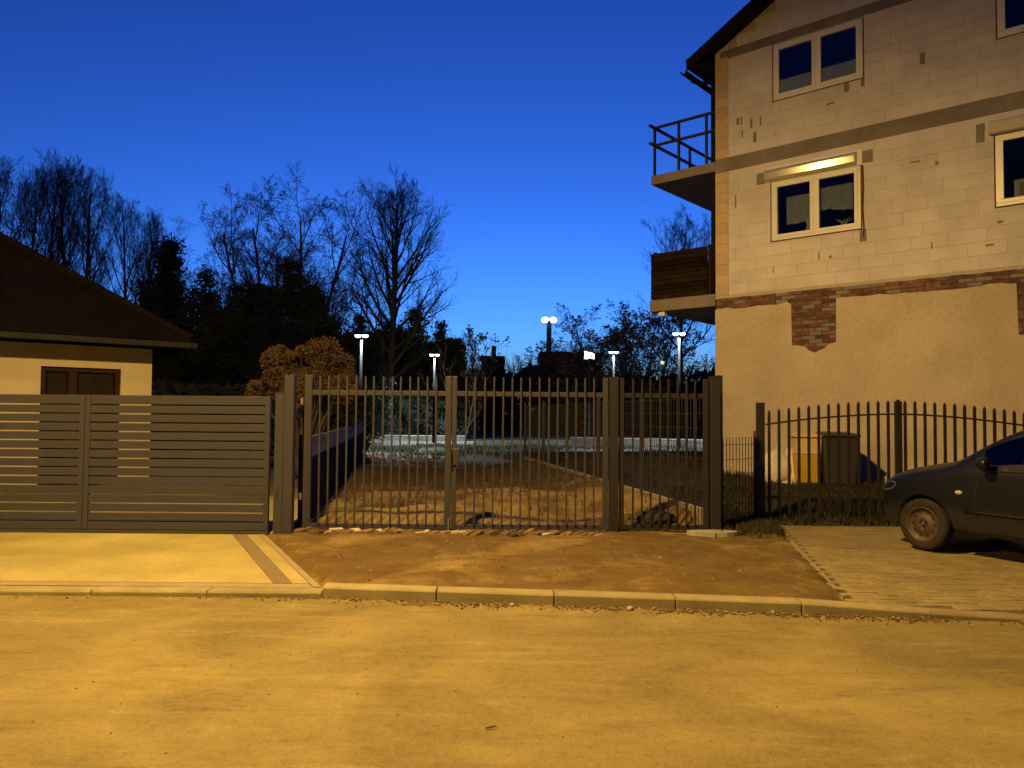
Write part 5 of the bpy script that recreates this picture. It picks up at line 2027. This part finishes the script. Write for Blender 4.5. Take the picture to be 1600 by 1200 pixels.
m = MB()
for k in range(130):
    x, y = rs.gauss(-3.9, 0.9), 25.5 + rs.gauss(0, 0.8)
    s = rs.uniform(0.03, 0.12)
    mt = Matrix.Translation((x, y, 0.13 + s * 0.2)) @ Matrix.Rotation(rs.uniform(0, 6), 4, 'Z') @ Matrix.Rotation(rs.uniform(0, 6), 4, 'X')
    m.box(-s, s, -s * 0.7, s * 0.7, -s * 0.35, s * 0.35, mt)
tag(m.build('pale_rubble', M['white'], kind='stuff'), 'pale rubble lying in the lamplight beside the boarded fence', 'rubble')

# ------------------------------------------------------------------ park: low walls, lamps, far buildings
def low_wall(p0, p1, z0, z1, label):
    d = Vector((p1[0] - p0[0], p1[1] - p0[1], 0))
    o = empty('low_wall', (p0[0], p0[1], 0), math.atan2(d.y, d.x), label, 'wall')
    n_ = max(2, int(d.length / 2.0))
    for k in range(n_):
        m = MB()
        m.box(d.length * k / n_ + 0.01, d.length * (k + 1) / n_ - 0.01, -0.08, 0.08, z0, z1 - 0.06)
        m.build('panel', M['path'], o)
    m = MB()
    m.box(0, d.length, -0.1, 0.1, z1 - 0.058, z1)
    m.build('coping', M['concrete_wall'], o)
    return o
low_wall((-8.9, 42.2), (-2.6, 43), 0.05, 0.42, 'low white wall at the back of the park, behind the left gate leaf')
low_wall((3.0, 39), (10.5, 36.5), 0.05, 0.50, 'low white wall behind the narrow barred leaf')

def park_lamp(px, py, Y, label, big=False):
    p = at(px, py, Y)
    o = empty('twin_lamp' if big else 'park_lamp', (p.x, Y, 0.1), 0, label, 'lamp', None if big else 'park lamps')
    h = p.z - 0.1
    MB().tube([(0, 0, 0), (0, 0, h * 0.5), (0, 0, h - 0.05)], [0.075, 0.06, 0.045] if not big else [0.26, 0.22, 0.2], 8).build('pole', M['lamppost'] if not big else M['farwall'], o, True)
    if not big:
        m = MB()
        m.box(-0.16, 0.16, -0.02, 0.02, h - 0.05, h - 0.01)
        m.build('cross_arm', M['lamppost'], o)
        for s in (-1, 1):
            m = MB()
            m.lathe([(0, 0.06), (0.07, 0.055), (0.13, 0.035), (0.135, 0.02)], 16, mat=Matrix.Translation((s * 0.145, 0, h - 0.01)))
            m.build('head', M['lamppost'], o, True)
            m = MB()
            m.lathe([(0.132, 0.02), (0.125, -0.03), (0.08, -0.07), (0, -0.085)], 16, mat=Matrix.Translation((s * 0.145, 0, h - 0.01)))
            m.build('lens', M['led'], o, True)
        for sx_ in (-1, 1):
            l_ = bpy.data.lights.new('led', 'SPOT')
            l_.spot_size = R(150)
            l_.spot_blend = 0.7
            l_.energy = LED_W / 2
            l_.color = LED
            l_.shadow_soft_size = 0.05
            lo_ = bpy.data.objects.new('led', l_)
            COL.objects.link(lo_)
            lo_.parent = o
            lo_.location = (sx_ * 0.2, 0, h - 0.13)
    else:
        for s in (-1, 1):
            m = MB()
            m.lathe([(0, -0.24), (0.2, -0.2), (0.30, -0.06), (0.30, 0.06), (0.2, 0.2), (0, 0.24)], 18, mat=Matrix.Translation((s * 0.32, 0, h)))
            m.build('globe', M['ledbig'], o, True)
        m = MB()
        m.box(-0.4, 0.4, -0.06, 0.06, h - 0.29, h - 0.25)
        m.build('cross_arm', M['farwall'], o)
    return o
park_lamp(565, 524, 31, 'park lamp standing left, over the bronze bush, in front of the conifers')
park_lamp(679, 554, 40, 'park lamp standing above the middle of the left gate leaf')
park_lamp(959, 550, 43, 'park lamp standing right of the lit white sign')
park_lamp(1061, 521, 33, 'park lamp standing nearest to the unfinished house')
park_lamp(858, 500, 62, 'tall lamp with two round white globes against the sky', big=True)

def far_building(px0, px1, ptop, Y, label, chimney=None, glow=None):
    a, b = at(px0, ptop, Y), at(px1, ptop, Y)
    o = empty('far_building', ((a.x + b.x) / 2, Y, 0), 0, label, 'building')
    w = (b.x - a.x) / 2
    h = a.z
    m = MB()
    m.box(-w, w, 0, 8, 0, h - 0.5)
    m.build('wall', M['farwall'], o)
    m = MB()
    m.box(-w - 0.2, w + 0.2, -0.2, 8.2, h - 0.498, h)
    m.build('roof', M['soffit'], o)
    if chimney:
        c = at(chimney[0], chimney[1], Y)
        m = MB()
        m.box(c.x - (a.x + b.x) / 2 - 0.28, c.x - (a.x + b.x) / 2 + 0.28, 2, 2.6, h + 0.002, c.z)
        m.build('chimney', M['farwall'], o)
    if glow:
        c = at(glow[0], glow[1], Y)
        m = MB()
        m.box(c.x - (a.x + b.x) / 2 - 0.15, c.x - (a.x + b.x) / 2 + 0.15, -0.06, -0.002, c.z - 0.12, c.z + 0.12)
        m.build('window', M['yellowglow'], o)
    return o
far_building(846, 893, 549, 88, 'far dark flat roofed building below the tall twin lamp', glow=(897 - 8, 554))
far_building(896, 940, 551, 84, 'far dark building carrying the lit white sign')
far_building(752, 786, 556, 92, 'far dark building with a square chimney on the horizon', chimney=(771, 538))
p = at(921, 555, 50)
sgn_ = empty('lit_sign', (p.x, 50, 0), 0, 'glowing white sign panel on a post in front of the bushy tree', 'sign')
fix(prism([(x, z + p.z) for x, z in ((-0.33, -0.24), (0.30, -0.26), (0.34, 0.04), (0.16, 0.16), (-0.10, 0.20), (-0.31, 0.28))], -0.06, 0.06).build('panel', M['sign'], sgn_))
m = MB()
m.box(0.06, 0.18, -0.066, -0.062, p.z - 0.12, p.z + 0.0)
m.build('dark_mark', M['black'], sgn_)
m = MB()
m.box(-0.10, 0.25, -0.066, -0.062, p.z - 0.262, p.z - 0.20)
m.build('dark_mark', M['black'], sgn_)
m = MB()
m.box(-0.06, 0.06, -0.05, 0.05, 0, p.z - 0.265)
m.build('post', M['farwall'], sgn_)
p = at(1034, 567, 60)
yl = empty('small_yellow_lamp', (p.x, 60, 0), 0, 'tiny yellow lamp low below the lower balcony', 'lamp')
m = MB()
m.lathe([(0, -0.14), (0.12, -0.1), (0.2, 0.1), (0.0, 0.14)], 10, mat=Matrix.Translation((0, 0, p.z)))
m.build('lens', M['yellowglow'], yl)
MB().tube([(0, 0, 0), (0, 0, p.z - 0.15)], 0.05, 6).build('post', M['farwall'], yl)
